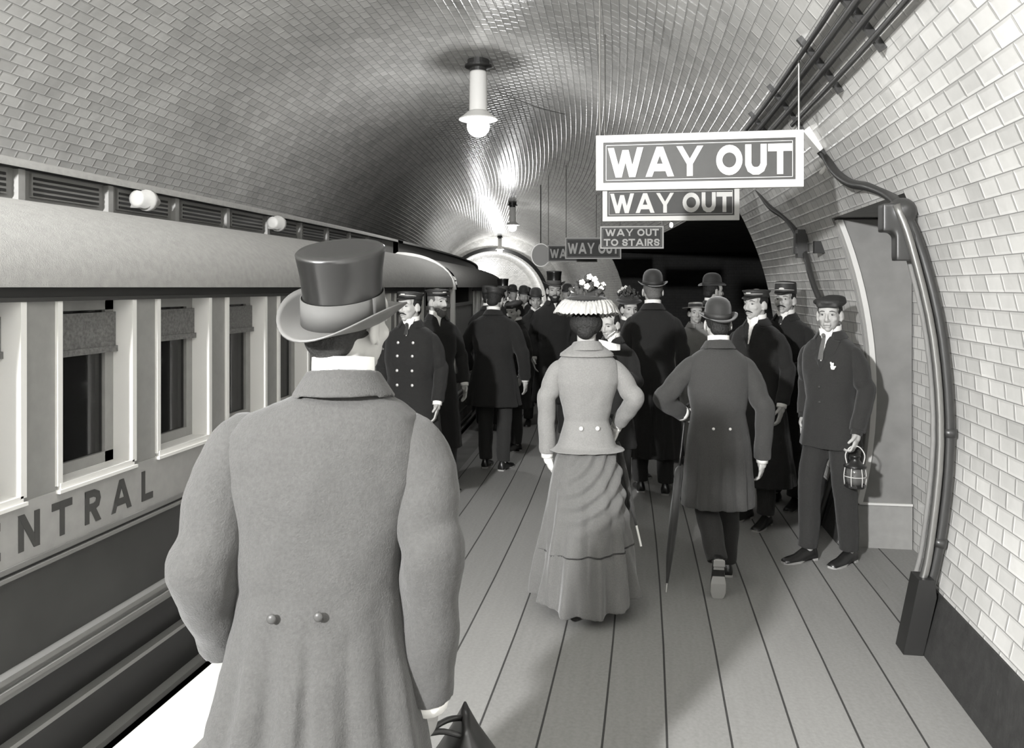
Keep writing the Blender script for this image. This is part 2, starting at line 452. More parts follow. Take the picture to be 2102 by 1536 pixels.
#@@LAMPS
# ------------------------------------------------------------------ hanging lamps down the middle of the vault
def lamp(s, label, e, near=False):
    x = CX + 0.02
    p = P(s, x, 0)
    r = empty('hanging_lamp', (p.x, p.y, 3.50), heading(s), label, 'lamp', 'arc lamps hanging along the vault')
    zt = 4.25 - 3.50
    bm = NB(); tube(bm, [(0, 0, 0.72), (0, 0, zt + 0.02)], 0.012, 8, 1); lathe(bm, [(0.05, zt - 0.02), (0.05, zt + 0.01), (0.02, zt + 0.01)], seg=12)
    obj('ceiling_rod', bm, M['iron'], r)
    bm = NB(); lathe(bm, [(0.05, 0.79), (0.155, 0.775), (0.165, 0.765), (0.12, 0.755), (0.12, 0.70), (0.15, 0.69), (0.15, 0.67), (0.09, 0.66), (0.09, 0.62)], seg=24)
    obj('lamp_cap', bm, M['iron'], r, smooth=False)
    bm = NB(); lathe(bm, [(0.09, 0.62), (0.095, 0.60), (0.1, 0.20), (0.1, 0.17)], seg=24)
    obj('canister', bm, M['tube'], r, smooth=True)
    bm = NB(); lathe(bm, [(0.10, 0.19), (0.14, 0.16), (0.20, 0.11), (0.215, 0.10), (0.215, 0.09), (0.20, 0.09), (0.14, 0.125), (0.10, 0.14)], seg=28)
    obj('reflector', bm, M['enamel'], r, smooth=True)
    bm = NB(); ellip(bm, (0, 0, 0.02), (0.125, 0.125, 0.12), seg=24, rings=14)
    obj('globe', bm, M['globe'], r, smooth=True)
    point_light('lamp_light', (p.x, p.y, 3.28), e, 0.12)
    return r
SL = [8.75, 24.0, 33.0]
lamp(SL[0], 'nearest hanging lamp with a tall white canister over a glowing globe', 45, True)
lamp(SL[1], 'second hanging lamp down the vault, much smaller and half lost in the glare', 30)
lamp(39.3, 'farthest hanging lamp, glowing just before the dark arch at the end', 130)
# ceiling hook before the first lamp
hp = P(5.2, CX + 0.0, 0)
r = empty('ceiling_hook', (hp.x, hp.y, 4.0), 0, 'small pale insulator on a hook at the crown of the vault', 'hook')
bm = NB(); lathe(bm, [(0.02, 0.0), (0.03, 0.02), (0.02, 0.04), (0.03, 0.06), (0.018, 0.09)], seg=12); obj('insulator', bm, M['enamel'], r, smooth=True)
bm = NB(); tube(bm, [(0, 0, 0.09), (0, 0, 0.26)], 0.008, 8, 1); box(bm, -0.05, 0.05, -0.02, 0.02, 0.10, 0.12); obj('hook_shank', bm, M['iron'], r)
# thin wire from the first lamp
a = P(SL[0]+0.25, CX + 0.22, 3.95); b = P(SL[0] + 2.2, CX + 0.9, 4.10)
bm = NB(); tube(bm, [a, (a + b) / 2 - Vector((0, 0, 0.03)), b], 0.005, 6, 4)
tag(obj('stay_wire', bm, M['steel']), 'thin wire slanting from the nearest lamp up to the vault', 'wire')

# ------------------------------------------------------------------ block letters from strokes
GL = {
 'W': ([['p', 0, 1, .27, 0], ['p', .27, 0, .5, .92], ['p', .5, .92, .73, 0], ['p', .73, 0, 1, 1]], 1.25),
 'A': ([['p', 0, 0, .5, 1], ['p', .5, 1, 1, 0], [(.28, .24), (.72, .24)]], .92),
 'Y': ([['p', 0, 1, .5, .40], ['p', 1, 1, .5, .40], [(.5, .42), (.5, 0)]], .86),
 'O': ([['o']], .82),
 'U': ([[(0, 1), (0, .3), (.12, .1), (.35, .0), (.65, .0), (.88, .1), (1, .3), (1, 1)]], .62),
 'T': ([[(-.1, 1), (1.1, 1)], [(.5, 1), (.5, 0)]], .60),
 'S': ([[(1, .78), (.82, .97), (.5, 1.03), (.15, .95), (.02, .75), (.15, .57), (.5, .5), (.85, .42), (.98, .24), (.84, .04), (.5, -.03), (.15, .04), (0, .24)]], .58),
 'I': ([[(.5, 0), (.5, 1)]], .0),
 'R': ([[(0, 0), (0, 1)], [(0, 1), (.6, 1), (.93, .9), (1, .74), (.9, .55), (.6, .47), (0, .47)], ['p', .45, .47, 1, 0]], .58),
 'N': ([[(0, 0), (0, 1)], ['p', 0, 1, 1, 0], [(1, 0), (1, 1)]], .66),
 'L': ([[(0, 1), (0, 0)], [(0, 0), (1, 0)]], .5),
 'C': ([[(1, .8), (.8, .97), (.5, 1.02), (.2, .95), (0, .7), (0, .3), (.2, .05), (.5, -.02), (.8, .03), (1, .2)]], .62),
 'E': ([[(0, 0), (0, 1)], [(0, 1), (1, 1)], [(0, .5), (.85, .5)], [(0, 0), (1, 0)]], .5),
}
def glyph(bm, ch, ox, oz, h, th, fn, depth):
    """Adds one letter; fn maps (u, z, d) to space. Returns its advance."""
    d00 = depth; strokes, wd = GL[ch]; t = th * h; W = wd * h; Hh = h - t
    def ribbon(pts, closed=False):
        pts = [Vector((ox + t / 2 + p[0] * W, oz + t / 2 + p[1] * Hh)) for p in pts]
        n = len(pts); L_, R_ = [], []
        for i in range(n):
            a = pts[i - 1] if (i > 0 or closed) else None; c = pts[(i + 1) % n] if (i < n - 1 or closed) else None
            d1 = (pts[i] - a).normalized() if a is not None else None; d2 = (c - pts[i]).normalized() if c is not None else None
            d = (d1 + d2).normalized() if d1 is not None and d2 is not None else (d1 if d2 is None else d2)
            k = 1 / max(0.6, d.dot(d1 if d1 is not None else d))
            nn = Vector((-d.y, d.x)) * t / 2 * k
            q = pts[i].copy()
            if d1 is None: q -= d * t * 0.5
            if d2 is None: q += d * t * 0.5
            L_.append(q + nn); R_.append(q - nn)
        cl = lambda v: Vector((v.x, min(max(v.y, oz), oz + h)))
        if closed: L_.append(L_[0]); R_.append(R_[0])
        for i in range(len(L_) - 1):
            q = [cl(R_[i]), cl(R_[i + 1]), cl(L_[i + 1]), cl(L_[i])]
            f = [bm.verts.new(fn(v.x, v.y, depth)) for v in q]; g = [bm.verts.new(fn(v.x, v.y, 0)) for v in q]
            bm.faces.new(f)
            for j in range(4): bm.faces.new((g[j], g[(j + 1) % 4], f[(j + 1) % 4], f[j]))
    for si, s in enumerate(strokes):
        depth = d00 + si * 0.0005
        if s[0] == 'p':
            x0, z0, x1, z1 = ox + t / 2 + s[1] * W, oz + s[2] * h, ox + t / 2 + s[3] * W, oz + s[4] * h
            hw = t / 2 * hypot(x1 - x0, z1 - z0) / abs(z1 - z0) * (1.0 if ch != 'Y' else .82)
            q = [(x0 - hw, z0), (x0 + hw, z0), (x1 + hw, z1), (x1 - hw, z1)]
            f = [bm.verts.new(fn(u, z, depth)) for u, z in q]; g = [bm.verts.new(fn(u, z, 0)) for u, z in q]
            bm.faces.new(f)
            for j in range(4): bm.faces.new((g[j], g[(j + 1) % 4], f[(j + 1) % 4], f[j]))
        elif s[0] == 'o': ribbon([(.5 + .5 * sin(2 * pi * i / 24), .5 + .5 * cos(2 * pi * i / 24)) for i in range(24)], True)
        else: ribbon(s)
    return W + t
def text_width(txt, h, th, gap): return sum((h * 0.42 if c == ' ' else GL[c][1] * h + th * h + gap) for c in txt) - gap

# ------------------------------------------------------------------ WAY OUT signs
def sign(s, x0, wid, ht, z0, lines, label, lh, th=0.23, border=0.04, gapf=0.10, x_letters=None):
    xc = x0 + wid / 2
    p = P(s, xc, z0); r = empty('hanging_sign', p, heading(s), label, 'sign', 'way out signs hung over the platform')
    bm = NB(); box(bm, -wid / 2 + border * .5, wid / 2 - border * .5, -0.012, 0.012, border * .5, ht - border * .5)
    obj('sign_board', bm, M['sign'], r)
    bm = NB()
    for a in ((-wid / 2, wid / 2, 0, border), (-wid / 2, wid / 2, ht - border, ht), (-wid / 2, -wid / 2 + border, border, ht - border), (wid / 2 - border, wid / 2, border, ht - border)):
        box(bm, a[0], a[1], -0.022, 0.022, a[2], a[3])
    obj('sign_frame', bm, M['sign_white'], r)
    bm = NB(); i_ = border + 0.014; t = 0.003
    for a in ((-wid / 2 + i_, wid / 2 - i_, i_, i_ + t), (-wid / 2 + i_, wid / 2 - i_, ht - i_ - t, ht - i_), (-wid / 2 + i_, -wid / 2 + i_ + t, i_, ht - i_), (wid / 2 - i_ - t, wid / 2 - i_, i_, ht - i_)):
        box(bm, a[0], a[1], -0.0145, -0.011, a[2], a[3])
    obj('inner_line', bm, M['sign_white'], r)
    n = len(lines); x_letters = 'line' if n > 1 else None; free = ht - 2 * border
    for k, txt in enumerate(lines):
        tw = text_width(txt, lh, th, lh * gapf)
        sc = min(1.0, (wid - 2 * border - 0.05) / tw)
        zc = border + free * (n - k - 0.5) / n - lh / 2
        bm = NB(); ox = -tw * sc / 2 / sc
        for c in txt:
            if c == ' ': ox += lh * 0.42; continue
            ox += glyph(bm, c, ox, zc, lh, th, lambda u, z, d: Vector((u * sc, -0.012 - d, z)), 0.005) + lh * gapf
        obj('lettering', bm, M['sign_white'], r)
    # hanging rods up to the vault
    for sx in (-wid / 2 + 0.02, wid / 2 - 0.02):
        bm = NB()
        zt = CZ + sqrt(CR * CR - (xc + sx - CX) ** 2)
        tube(bm, [(sx, 0, ht - 0.01), (sx, 0, zt - z0 + 0.01)], 0.006, 8, 1)
        obj('hanging_rod', bm, M['steel'], r)
    return r
def sgn_at(pxl, pxr, pyt, pyb, zc):
    a = pix(pxl, pyb, zc); s = a.y
    for _ in range(20):
        bx, by, ph = base(s); s += (a.y - by) * cos(ph) - (a.x - bx) * sin(ph)
    bx, by, ph = base(s); x = (a.x - bx) * cos(ph) + (a.y - by) * sin(ph)
    lo, hi = x, x + 3
    for _ in range(40):
        m = (lo + hi) / 2
        if to_px(P(s, m, a.z))[0] < pxr: lo = m
        else: hi = m
    return s, x, lo - x, a.z, (pyb - pyt) * zc / FPX
s, x, wd, z, h = sgn_at(1224, 1648, 276, 392, 4.5)
sign(s, x, wd, 0.305, z, ['WAY OUT'], 'nearest and largest hanging sign reading WAY OUT in white block letters', 0.165, th=0.25, gapf=0.11)
s, x, wd, z, h = sgn_at(1237, 1517, 380, 455, 6.9)
sign(s, x, wd, 0.305, z, ['WAY OUT'], 'second hanging sign reading WAY OUT, its top edge hidden behind the nearest sign', 0.168, th=0.23, gapf=0.11)
s, x, wd, z, h = sgn_at(1232, 1362, 465, 511, 11.5)
sign(s, x, wd, h, z, ['WAY OUT', 'TO STAIRS'], 'small hanging sign reading WAY OUT TO STAIRS on two lines', 0.10, th=0.22, border=0.02, gapf=0.14)
s, x, wd, z, h = sgn_at(1160, 1275, 488, 532, 15.5)
sign(s, x, wd, h, z, ['WAY OUT'], 'hanging sign reading WAY OUT, only WAY seen left of the sign TO STAIRS', 0.21, th=0.24, border=0.025, gapf=0.10)
s, x, wd, z, h = sgn_at(1124, 1226, 503, 538, 17.5)
sign(s, x, wd, h, z, ['WAY OUT'], 'farthest hanging WAY OUT sign, mostly hidden behind the one before it', 0.20, th=0.24, border=0.025, gapf=0.10)
# round disc beside the far signs
a = pix(1110, 524, 18.3)
r = empty('round_disc_sign', a, heading(18), 'pale round disc hanging beside the farthest way out sign', 'sign')
bm = NB()
loft(bm, [[Vector((0.2 * cos(t), y, 0.24 * sin(t))) for t in [2 * pi * i / 28 for i in range(28)]] for y in (-0.03, 0.03)])
obj('disc', bm, M['sign_white'], r)
bm = NB()
for (ra, y0, y1) in ((0.205, -0.04, 0.04),):
    ring = [[Vector((q * ra * cos(t), y, q * (ra + 0.04) * sin(t))) for (q, y) in ((1, y0), (1.1, y0), (1.1, y1), (1, y1))] for t in [2 * pi * i / 28 for i in range(29)]]
    loft(bm, ring)
tube(bm, [(0, 0, 0.25), (0, 0, 1.6)], 0.012, 8, 1)
obj('disc_rim', bm, M['steel'], r)
# tiny bare bulbs by the passage
for px, py, zc, lb in ((1378, 462, 8.2, 'tiny bright bulb hanging under the second WAY OUT sign'), (1556, 400, 8.0, 'tiny bright bulb at the corner of the passage under the nearest sign')):
    a = pix(px, py, zc); r = empty('bare_bulb', a, 0, lb, 'bulb')
    bm = NB(); ellip(bm, (0, 0, 0), (0.018, 0.018, 0.028), seg=12, rings=8); obj('glass_bulb', bm, M['globe'], r, smooth=True)
    zt = 3.2 - a.z if px < 1500 else 0.35
    bm = NB(); tube(bm, [(0, 0, 0.02), (0, 0, zt)], 0.005, 6, 1); obj('flex', bm, M['iron'], r)

# ------------------------------------------------------------------ conduits on the right of the vault and down the wall
def vpt(s, a, off=0.05):
    return P(s, CX + (CR - off) * cos(radians(a)), CZ + (CR - off) * sin(radians(a)))
names = ['lowest', 'second lowest', 'second highest', 'highest']
for k, (a, rad) in enumerate(((33.3, .014), (34.7, .017), (36.1, .018), (37.4, .014))):
    e = 5.35 if k == 0 else 8.6
    bm = NB(); tube(bm, [vpt(s, a, .036) for s in [-3.9 + (e + 3.9) * i / 24 for i in range(25)]], rad, 10, 1)
    tag(obj('ceiling_conduit', bm, M['iron'], smooth=True), '%s of the four dark conduits running along the right of the vault' % names[k], 'pipe', 'four conduits along the vault')
for k, s in enumerate((3.59, 4.33, 5.3, 6.1)):
    bm = NB()
    th_ = 0.03 if s < 5.0 else 0.012
    rr = []
    for i in range(13):
        a = 32.2 + 6.4 * i / 12
        rr.append([vpt(s - th_ / 2, a, 0.03), vpt(s + th_ / 2, a, 0.03), vpt(s + th_ / 2, a, 0.0), vpt(s - th_ / 2, a, 0.0)])
    loft(bm, rr)
    lbs = ('flat bracket strap crossing the conduits at the top of the picture', 'flat bracket strap crossing the conduits midway down to the sign',
           'thin bracket strap crossing the conduits just above the nearest sign', 'thin bracket strap crossing the conduits behind the nearest sign')
    tag(obj('conduit_bracket', bm, M['iron']), lbs[k], 'bracket', 'straps over the conduits')
def wl(s, z, off): return P(s, wall_x(z) - off, z)
# white junction box with a lever where the lowest conduit turns down
jp = pix(1676, 282, 5.0)
r = empty('junction_box', jp, heading(5), 'white enamelled junction box on the vault at the right end of the nearest sign', 'junction box')
q = Euler((0, radians(-38), 0)).to_matrix().to_4x4()
bm = NB(); box(bm, -0.05, 0.045, -0.05, 0.05, -0.08, 0.08, q); obj('box_case', bm, M['enamel'], r)
bm = NB(); box(bm, -0.045, 0.05, -0.055, 0.055, -0.15, -0.08, q); obj('cable_gland', bm, M['iron'], r)
bm = NB(); capsule(bm, q @ Vector((-0.12, -0.03, -0.19)), q @ Vector((0.05, -0.03, -0.16)), 0.014, 0.014); obj('switch_lever', bm, M['enamel'], r, smooth=True)
path = [pix(1690, 310, 5.0), pix(1712, 350, 4.85), pix(1745, 376, 4.65), pix(1785, 384, 4.45), pix(1826, 402, 4.2), wl(4.19, 2.12, 0.06), wl(4.17, 1.9, 0.05), wl(4.16, 1.5, 0.05), wl(4.16, 1.0, 0.05), wl(4.16, 0.5, 0.05), wl(4.16, 0.12, 0.05)]
bm = NB(); tube(bm, path, 0.026, 10, 4)
for z in (1.05, 0.52):
    tube(bm, [wl(4.16, z - 0.02, 0.05), wl(4.16, z + 0.02, 0.05)], 0.034, 10, 1)
tag(obj('wall_conduit', bm, M['iron'], smooth=True), 'thick dark conduit that drops down the edge of the near tiled wall', 'pipe')
path = [wl(4.14, 2.15, 0.10)] + [wl(4.13, z, 0.10) for z in (1.95, 1.5, 1.0, 0.5, 0.30)]
bm = NB(); tube(bm, path, 0.019, 10, 4)
tag(obj('wall_conduit', bm, M['steel'], smooth=True), 'shiny narrow conduit just left of the thick dark one on the wall edge', 'pipe')
path = [wl(4.25, z, 0.09) for z in (2.1, 1.95, 1.5, 1.0, 0.5, 0.30)]
bm = NB(); tube(bm, path, 0.012, 10, 4)
tag(obj('wall_conduit', bm, M['panel'], smooth=True), 'thinnest grey conduit beside the niche on the wall edge', 'pipe')
r = empty('cable_box', wl(4.19, 2.12, 0.07), 0, 'dark lumpy cable box where the conduits turn down beside the niche', 'junction box')
bm = NB(); ellip(bm, (0, 0, 0), (0.07, 0.07, 0.07)); box(bm, -0.10, 0.02, -0.05, 0.05, -0.10, 0.04); box(bm, -0.04, 0.05, -0.05, 0.04, -0.24, -0.05)
obj('box_body', bake(bm, 0.012, 3), M['iron'], r, smooth=True)
bm = NB()
loft(bm, [[P(s_, x_, z_) for x_, z_ in ((1.17, 0), (1.258, 0), (1.318, 0.28), (1.31, 0.36), (1.24, 0.36))] for s_ in (4.08, 4.2)])
tag(obj('conduit_casing', bm, M['black']), 'dark casing round the foot of the conduits on the platform floor', 'casing')
# second drop farther along the wall
path = [pix(1552, 385, 7.4), pix(1580, 425, 7.1), pix(1612, 448, 6.8), pix(1636, 482, 6.5), pix(1655, 530, 6.3), pix(1672, 590, 6.15), wl(6.1, 1.2, 0.05), wl(6.1, 0.6, 0.05), wl(6.1, 0.02, 0.06)]
bm = NB(); tube(bm, path, 0.022, 10, 4)
tag(obj('wall_conduit', bm, M['iron'], smooth=True), 'dark conduit running down the tiled wall above the tall capped porter', 'pipe')
r = empty('switch_box', pix(1643, 498, 6.38), 0, 'small dark switch box on the conduit behind the tall capped porter', 'junction box')
bm = NB(); box(bm, -0.045, 0.045, -0.05, 0.05, -0.09, 0.07); box(bm, -0.03, 0.03, -0.06, 0.06, -0.12, 0.10); obj('box_body', bm, M['iron'], r)
bm = NB(); box(bm, -0.05, 0.05, -0.06, 0.0, -0.045, 0.045)
o = obj('wall_vent', bm, M['black']); o.location = wl(6.3, 2.05, 0.01); tag(o, 'small dark square fitting on the tiled wall left of the tall panel', 'vent')
# panel on the far jamb of the niche: curved pale edge, grey board, stone block under it
r = empty('wall_panel', P(NS1, 1.45, 0.30), heading(NS1), 'tall grey panel with a pale curved edge standing on a stone block by the lantern boy', 'panel')
rr = []; ed = []
for i in range(17):
    z = 0.30 + (2.205 - 0.30) * i / 16
    xe = wall_x(z) + 0.035
    rr.append([P(NS1 - 0.05, xe, z), P(NS1 - 0.05, NX - 0.01, z), P(NS1 + 0.0, NX - 0.01, z), P(NS1 + 0.0, xe, z)])
    ed.append([P(NS1 - 0.075, xe - 0.02, z), P(NS1 - 0.075, xe + 0.015, z), P(NS1 + 0.0, xe + 0.015, z), P(NS1 + 0.0, xe - 0.02, z)])
bm = NB(); loft(bm, rr); wpar(obj('panel_board', bm, M['panel']), r)
bm = NB(); loft(bm, ed); loft(bm, [[P(NS1 - 0.07, x_, z_) for x_, z_ in ((wall_x(.3) + .03, .29), (NX - .01, .29), (NX - .01, .305), (wall_x(.3) + .03, .305))], [P(NS1, x_, z_) for x_, z_ in ((wall_x(.3) + .03, .29), (NX - .01, .29), (NX - .01, .305), (wall_x(.3) + .03, .305))]])
wpar(obj('panel_edge', bm, M['frame']), r)
bm = NB(); loft(bm, [[P(s_, x_, z_) for x_, z_ in ((wall_x(0) + .03, 0), (NX - .01, 0), (NX - .01, .285), (wall_x(.28) + .02, .285))] for s_ in (NS1 - 0.06, NS1)])
wpar(obj('stone_block', bm, M['train_grey']), r)

# ------------------------------------------------------------------ the train
XT = -2.12      # platform face of the carriages
XF = -4.62      # far side
def roof_prof(x0, z0, x1, z1, n=8, bulge=0.5):
    out = []
    for i in range(n + 1):
        t = i / n * pi / 2
        out.append((x0 + (x1 - x0) * (1 - cos(t)) ** 1.0, z0 + (z1 - z0) * sin(t)))
    return out
ZE, ZC0, ZC1, ZTOP = 1.785, 2.13, 2.29, 2.40
XC = -2.80
XM = (XT + XF) / 2
def carriage(s0, s1, label, windows, vents, torps, plat0, plat1, word=None):
    """s0..s1 the closed body; plat0/plat1 lengths of the open end platforms before and after it."""
    r = empty('train_carriage', P((s0 + s1) / 2, XM, -0.9), heading((s0 + s1) / 2), label, 'train carriage', 'carriages of the train at the platform')
    def part(name, bm, m, smooth=False, parent=r, **k):
        o = obj(name, bm, m, None, smooth, **k); return wpar(o, parent)
    a, b = s0 - plat0, s1 + plat1
    bm = NB(); sbox(bm, s0, s1, XT - 0.06, XT, 0.455, 0.81); part('lower_panel', bm, M['train_dark'])
    bm = NB(); sbox(bm, s0, s1, XT - 0.06, XT + 0.004, 0.81, 1.02); nb = part('name_band', bm, M['train_band'])
    bm = NB()
    sbox(bm, s0, s1, XT - 0.02, XT + 0.012, 0.80, 0.818); sbox(bm, s0, s1, XT - 0.02, XT + 0.018, 0.775, 0.788)
    part('waist_moulding', bm, M['moulding'])
    bm = NB(); sbox(bm, a, b, XT - 0.04, XT + 0.03, 0.395, 0.47); sbox(bm, a, b, XT - 0.04, XT + 0.045, 0.42, 0.435); sbox(bm, a, b, XT - 0.04, XT + 0.04, 0.455, 0.475)
    part('sole_bar', bm, M['moulding'])
    bm = NB(); sbox(bm, a, b, XT - 0.10, XT - 0.03, -0.05, 0.40); part('underframe', bm, M['black'])
    bm = NB(); sbox(bm, a, b, XT - 0.05, XT + 0.012, 0.205, 0.222); sbox(bm, a, b, XT - 0.05, XT + 0.02, -0.03, -0.005); part('step_rail', bm, M['moulding'])
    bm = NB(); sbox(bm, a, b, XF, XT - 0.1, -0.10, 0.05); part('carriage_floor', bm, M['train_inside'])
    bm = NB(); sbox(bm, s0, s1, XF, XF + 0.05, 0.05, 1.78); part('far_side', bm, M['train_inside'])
    bm = NB(); sbox(bm, s0, s1, XT - 0.07, XT + 0.0, 1.705, 1.79); sbox(bm, s0, s1, XT - 0.07, XT + 0.018, 1.70, 1.715); part('fascia', bm, M['train_fascia'])
    # roof, clerestory
    pr = roof_prof(XT + 0.035, ZE, XC, ZC0, 8); full = pr + [(XC, ZC0 + 0.01)]
    bm = NB(); sprofile(bm, [(XT + 0.035, ZE - 0.035)] + pr, a, b, 0.6); part('lower_roof', bm, M['roof'], True, recalc=False)
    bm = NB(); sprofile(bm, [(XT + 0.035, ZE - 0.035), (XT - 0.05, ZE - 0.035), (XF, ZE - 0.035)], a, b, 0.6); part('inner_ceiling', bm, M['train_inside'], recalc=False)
    bm = NB(); sprofile(bm, [(XF - 0.02, ZE - 0.035), (XF - 0.02, ZE), (2 * XM - XC - 0.05, ZC0)], a, b, 0.6); part('far_roof', bm, M['roof'], recalc=False)
    bm = NB(); sprofile(bm, [(XC, ZC0 - 0.01), (XC, ZC1)], a, b, 0.6); part('clerestory', bm, M['moulding'], recalc=False)
    pt = [(XC + 0.06, ZC1 - 0.012), (XC + 0.06, ZC1 + 0.012)] + [(XC + 0.06 + (2 * XM - 2 * XC - 0.12) * i / 10, ZC1 + 0.012 + (ZTOP - ZC1) * sin(pi * i / 10)) for i in range(1, 10)] + [(2 * XM - XC - 0.06, ZC1)]
    bm = NB(); sprofile(bm, pt, a, b, 0.6); part('top_roof', bm, M['roof'], True, recalc=False)
    bm = NB(); sprofile(bm, [(XC + 0.06, ZC1 - 0.012), (XC - 0.1, ZC1 - 0.012)], a, b, 0.6); part('clerestory_soffit', bm, M['black'], recalc=False)
    for (v0, v1) in vents:
        bm = NB(); sbox(bm, v0, v1, XC - 0.01, XC + 0.012, ZC0 + 0.03, ZC1 - 0.02)
        vv = part('vent_louvre', bm, M['moulding'])
        bm = NB()
        for k in range(4): sbox(bm, v0 + 0.01, v1 - 0.01, XC + 0.005, XC + 0.016, ZC0 + 0.038 + k * 0.024, ZC0 + 0.050 + k * 0.024)
        part('louvre_slot', bm, M['black'], parent=vv)
        bm = NB(); sbox(bm, v0 - 0.10, v0 - 0.06, XC - 0.01, XC + 0.03, ZC0, ZC1 - 0.015); part('vent_post', bm, M['train_grey'], parent=vv)
    for t in torps:
        bm = NB()
        for s_, r_ in ((t - 0.10, .03), (t - 0.09, .055), (t - 0.02, .06)): pass
        prof = [(-0.10, .03), (-0.095, .045), (-0.02, .045), (-0.015, .058), (0.015, .058), (0.02, .045), (0.09, .022), (0.10, .01)]
        loft(bm, [[P(t + d, XC + 0.10 + q * cos(w_), ZC0 + 0.09 + q * sin(w_)) for w_ in [2 * pi * k / 16 for k in range(16)]] for d, q in prof])
        sbox(bm, t - 0.02, t + 0.02, XC, XC + 0.08, ZC0 + 0.05, ZC0 + 0.08)
        part('torpedo_ventilator', bm, M['train_band'], True)
    # windows and the piers between them
    edges = [s0]
    for (w0, w1) in windows: edges += [w0, w1]
    edges.append(s1)
    for i in range(0, len(edges), 2):
        if edges[i + 1] - edges[i] > 0.01:
            bm = NB(); sbox(bm, edges[i], edges[i + 1], XT - 0.07, XT, 1.02, 1.705); part('pier', bm, M['train_grey'])
    zb, zt = 1.035, 1.70
    for wi, (w0, w1) in enumerate(windows):
        bm = NB()
        # pale frame: near stile, deep far reveal, sill
        sbox(bm, w0 - 0.012, w0 + 0.012, XT - 0.02, XT + 0.012, zb, zt)
        sbox(bm, w1 - 0.012, w1 + 0.014, XT - 0.075, XT + 0.014, zb, zt)
        sbox(bm, w0, w1, XT - 0.075, XT + 0.014, zb - 0.02, zb + 0.008)
        sbox(bm, w0 - 0.012, w1 + 0.012, XT - 0.02, XT + 0.022, zb - 0.026, zb - 0.014)
        f = part('window', bm, M['train_trim'])
        bm = NB()
        sbox(bm, w0 + 0.012, w1 - 0.012, XT - 0.10, XT - 0.075, zb, zb + 0.05)
        sbox(bm, w0 + 0.012, w1 - 0.012, XT - 0.10, XT - 0.075, zt - 0.04, zt)
        sbox(bm, w0 + 0.012, w0 + 0.04, XT - 0.10, XT - 0.075, zb, zt)
        sbox(bm, w1 - 0.012 - 0.05, w1 - 0.012, XT - 0.12, XT - 0.075, zb, zt)
        part('sash', bm, M['train_grey'], parent=f)
        bm = NB(); sbox(bm, w0 + 0.03, w1 - 0.05, XT - 0.093, XT - 0.089, zb + 0.04, zt - 0.03); part('glass_pane', bm, M['glass'], parent=f)
        zl = 1.52 if wi % 3 else 1.50
        bm = NB(); sbox(bm, w0 + 0.014, w1 - 0.014, XT - 0.072, XT - 0.062, zl, zt - 0.05); sbox(bm, w0 + 0.014, w1 - 0.014, XT - 0.072, XT - 0.052, zl - 0.012, zl + 0.012)
        part('blind', bm, M['blind'], parent=f)
    # ends
    for (e, L_) in ((s0, plat0), (s1, plat1)):
        bm = NB(); sbox(bm, e - 0.03, e + 0.03, XF, XT, 0.05, ZE); part('bulkhead', bm, M['train_dark'])
        if L_ <= 0: continue
        o_ = e - L_ if e == s0 else e; p_ = e if e == s0 else e + L_
        bm = NB()
        nb_ = int((p_ - o_ - 0.1) / 0.055)
        for k in range(nb_):
            q = o_ + 0.05 + k * 0.055; sbox(bm, q, q + 0.022, XT - 0.02, XT, 0.06, 1.55)
        sbox(bm, o_ + 0.02, p_ - 0.02, XT - 0.03, XT + 0.006, 0.04, 0.07); sbox(bm, o_ + 0.02, p_ - 0.02, XT - 0.03, XT + 0.006, 1.52, 1.56)
        sbox(bm, o_ + 0.02, p_ - 0.02, XT - 0.03, XT + 0.006, 0.85, 0.875)
        part('lattice_gate', bm, M['moulding'])
        bm = NB()
        for q in (o_ + 0.03, p_ - 0.06): sbox(bm, q, q + 0.03, XT - 0.04, XT - 0.005, 0.0, ZE - 0.03)
        part('gate_post', bm, M['train_grey'])
    if word:
        for ch, s_ in word:
            bm = NB(); hh = 0.125; th = 0.22; wd_ = GL[ch][1] * hh + th * hh
            def fn(u, z_, d, s_=s_, wd_=wd_):
                return P(s_ + (u - wd_ / 2) * 0.86, XT + 0.0045 + d, z_)
            glyph(bm, ch, 0, 0.852, hh, th, fn, 0.002)
            part('letter', bm, M['letter'], parent=nb)
    return r
ws = []
L1 = [s_at(p_, XT, 1.3) for p_ in (118, 312, 458, 570)]
R1 = [s_at(p_, XT, 1.3) for p_ in (270, 424, 544, 640)]
pitch = (L1[3] - L1[0]) / 3; ww = R1[0] - L1[0]
ws = [(L1[0] + pitch * i, L1[0] + pitch * i + ww) for i in range(-6, 9)]
lets = [(c, s_at(p_, XT, 0.92)) for c, p_ in zip('NTRAL', (57, 125, 188, 247, 300))]
lp = (lets[4][1] - lets[0][1]) / 4
lets = [('C', lets[0][1] - 2 * lp), ('E', lets[0][1] - lp)] + lets
E1 = ws[-1][1] + 0.12
vl = [(s_at(60, XC, 2.2), s_at(195, XC, 2.2)), (s_at(235, XC, 2.2), s_at(340, XC, 2.2)), (s_at(368, XC, 2.2), s_at(440, XC, 2.2)), (s_at(472, XC, 2.2), s_at(535, XC, 2.2))]
vp = (vl[3][0] - vl[0][0]) / 3; vw = vl[1][1] - vl[1][0]
vents = [(vl[0][0] + vp * i, vl[0][0] + vp * i + vw) for i in range(-2, 9)]
END1 = s_at(925, XT, 1.3)
CAR1 = carriage(-3.6, E1, 'nearest carriage of the train with pale framed windows and the word CENTRAL on its side', ws, vents, [s_at(268, XC, 2.2), s_at(545, XC, 2.2)], 0, END1 - E1, lets)
w2 = [(END1 + 1.9 + 0.62 * i, END1 + 1.9 + 0.62 * i + 0.44) for i in range(0, 20)]
B2 = w2[-1][1] + 0.15
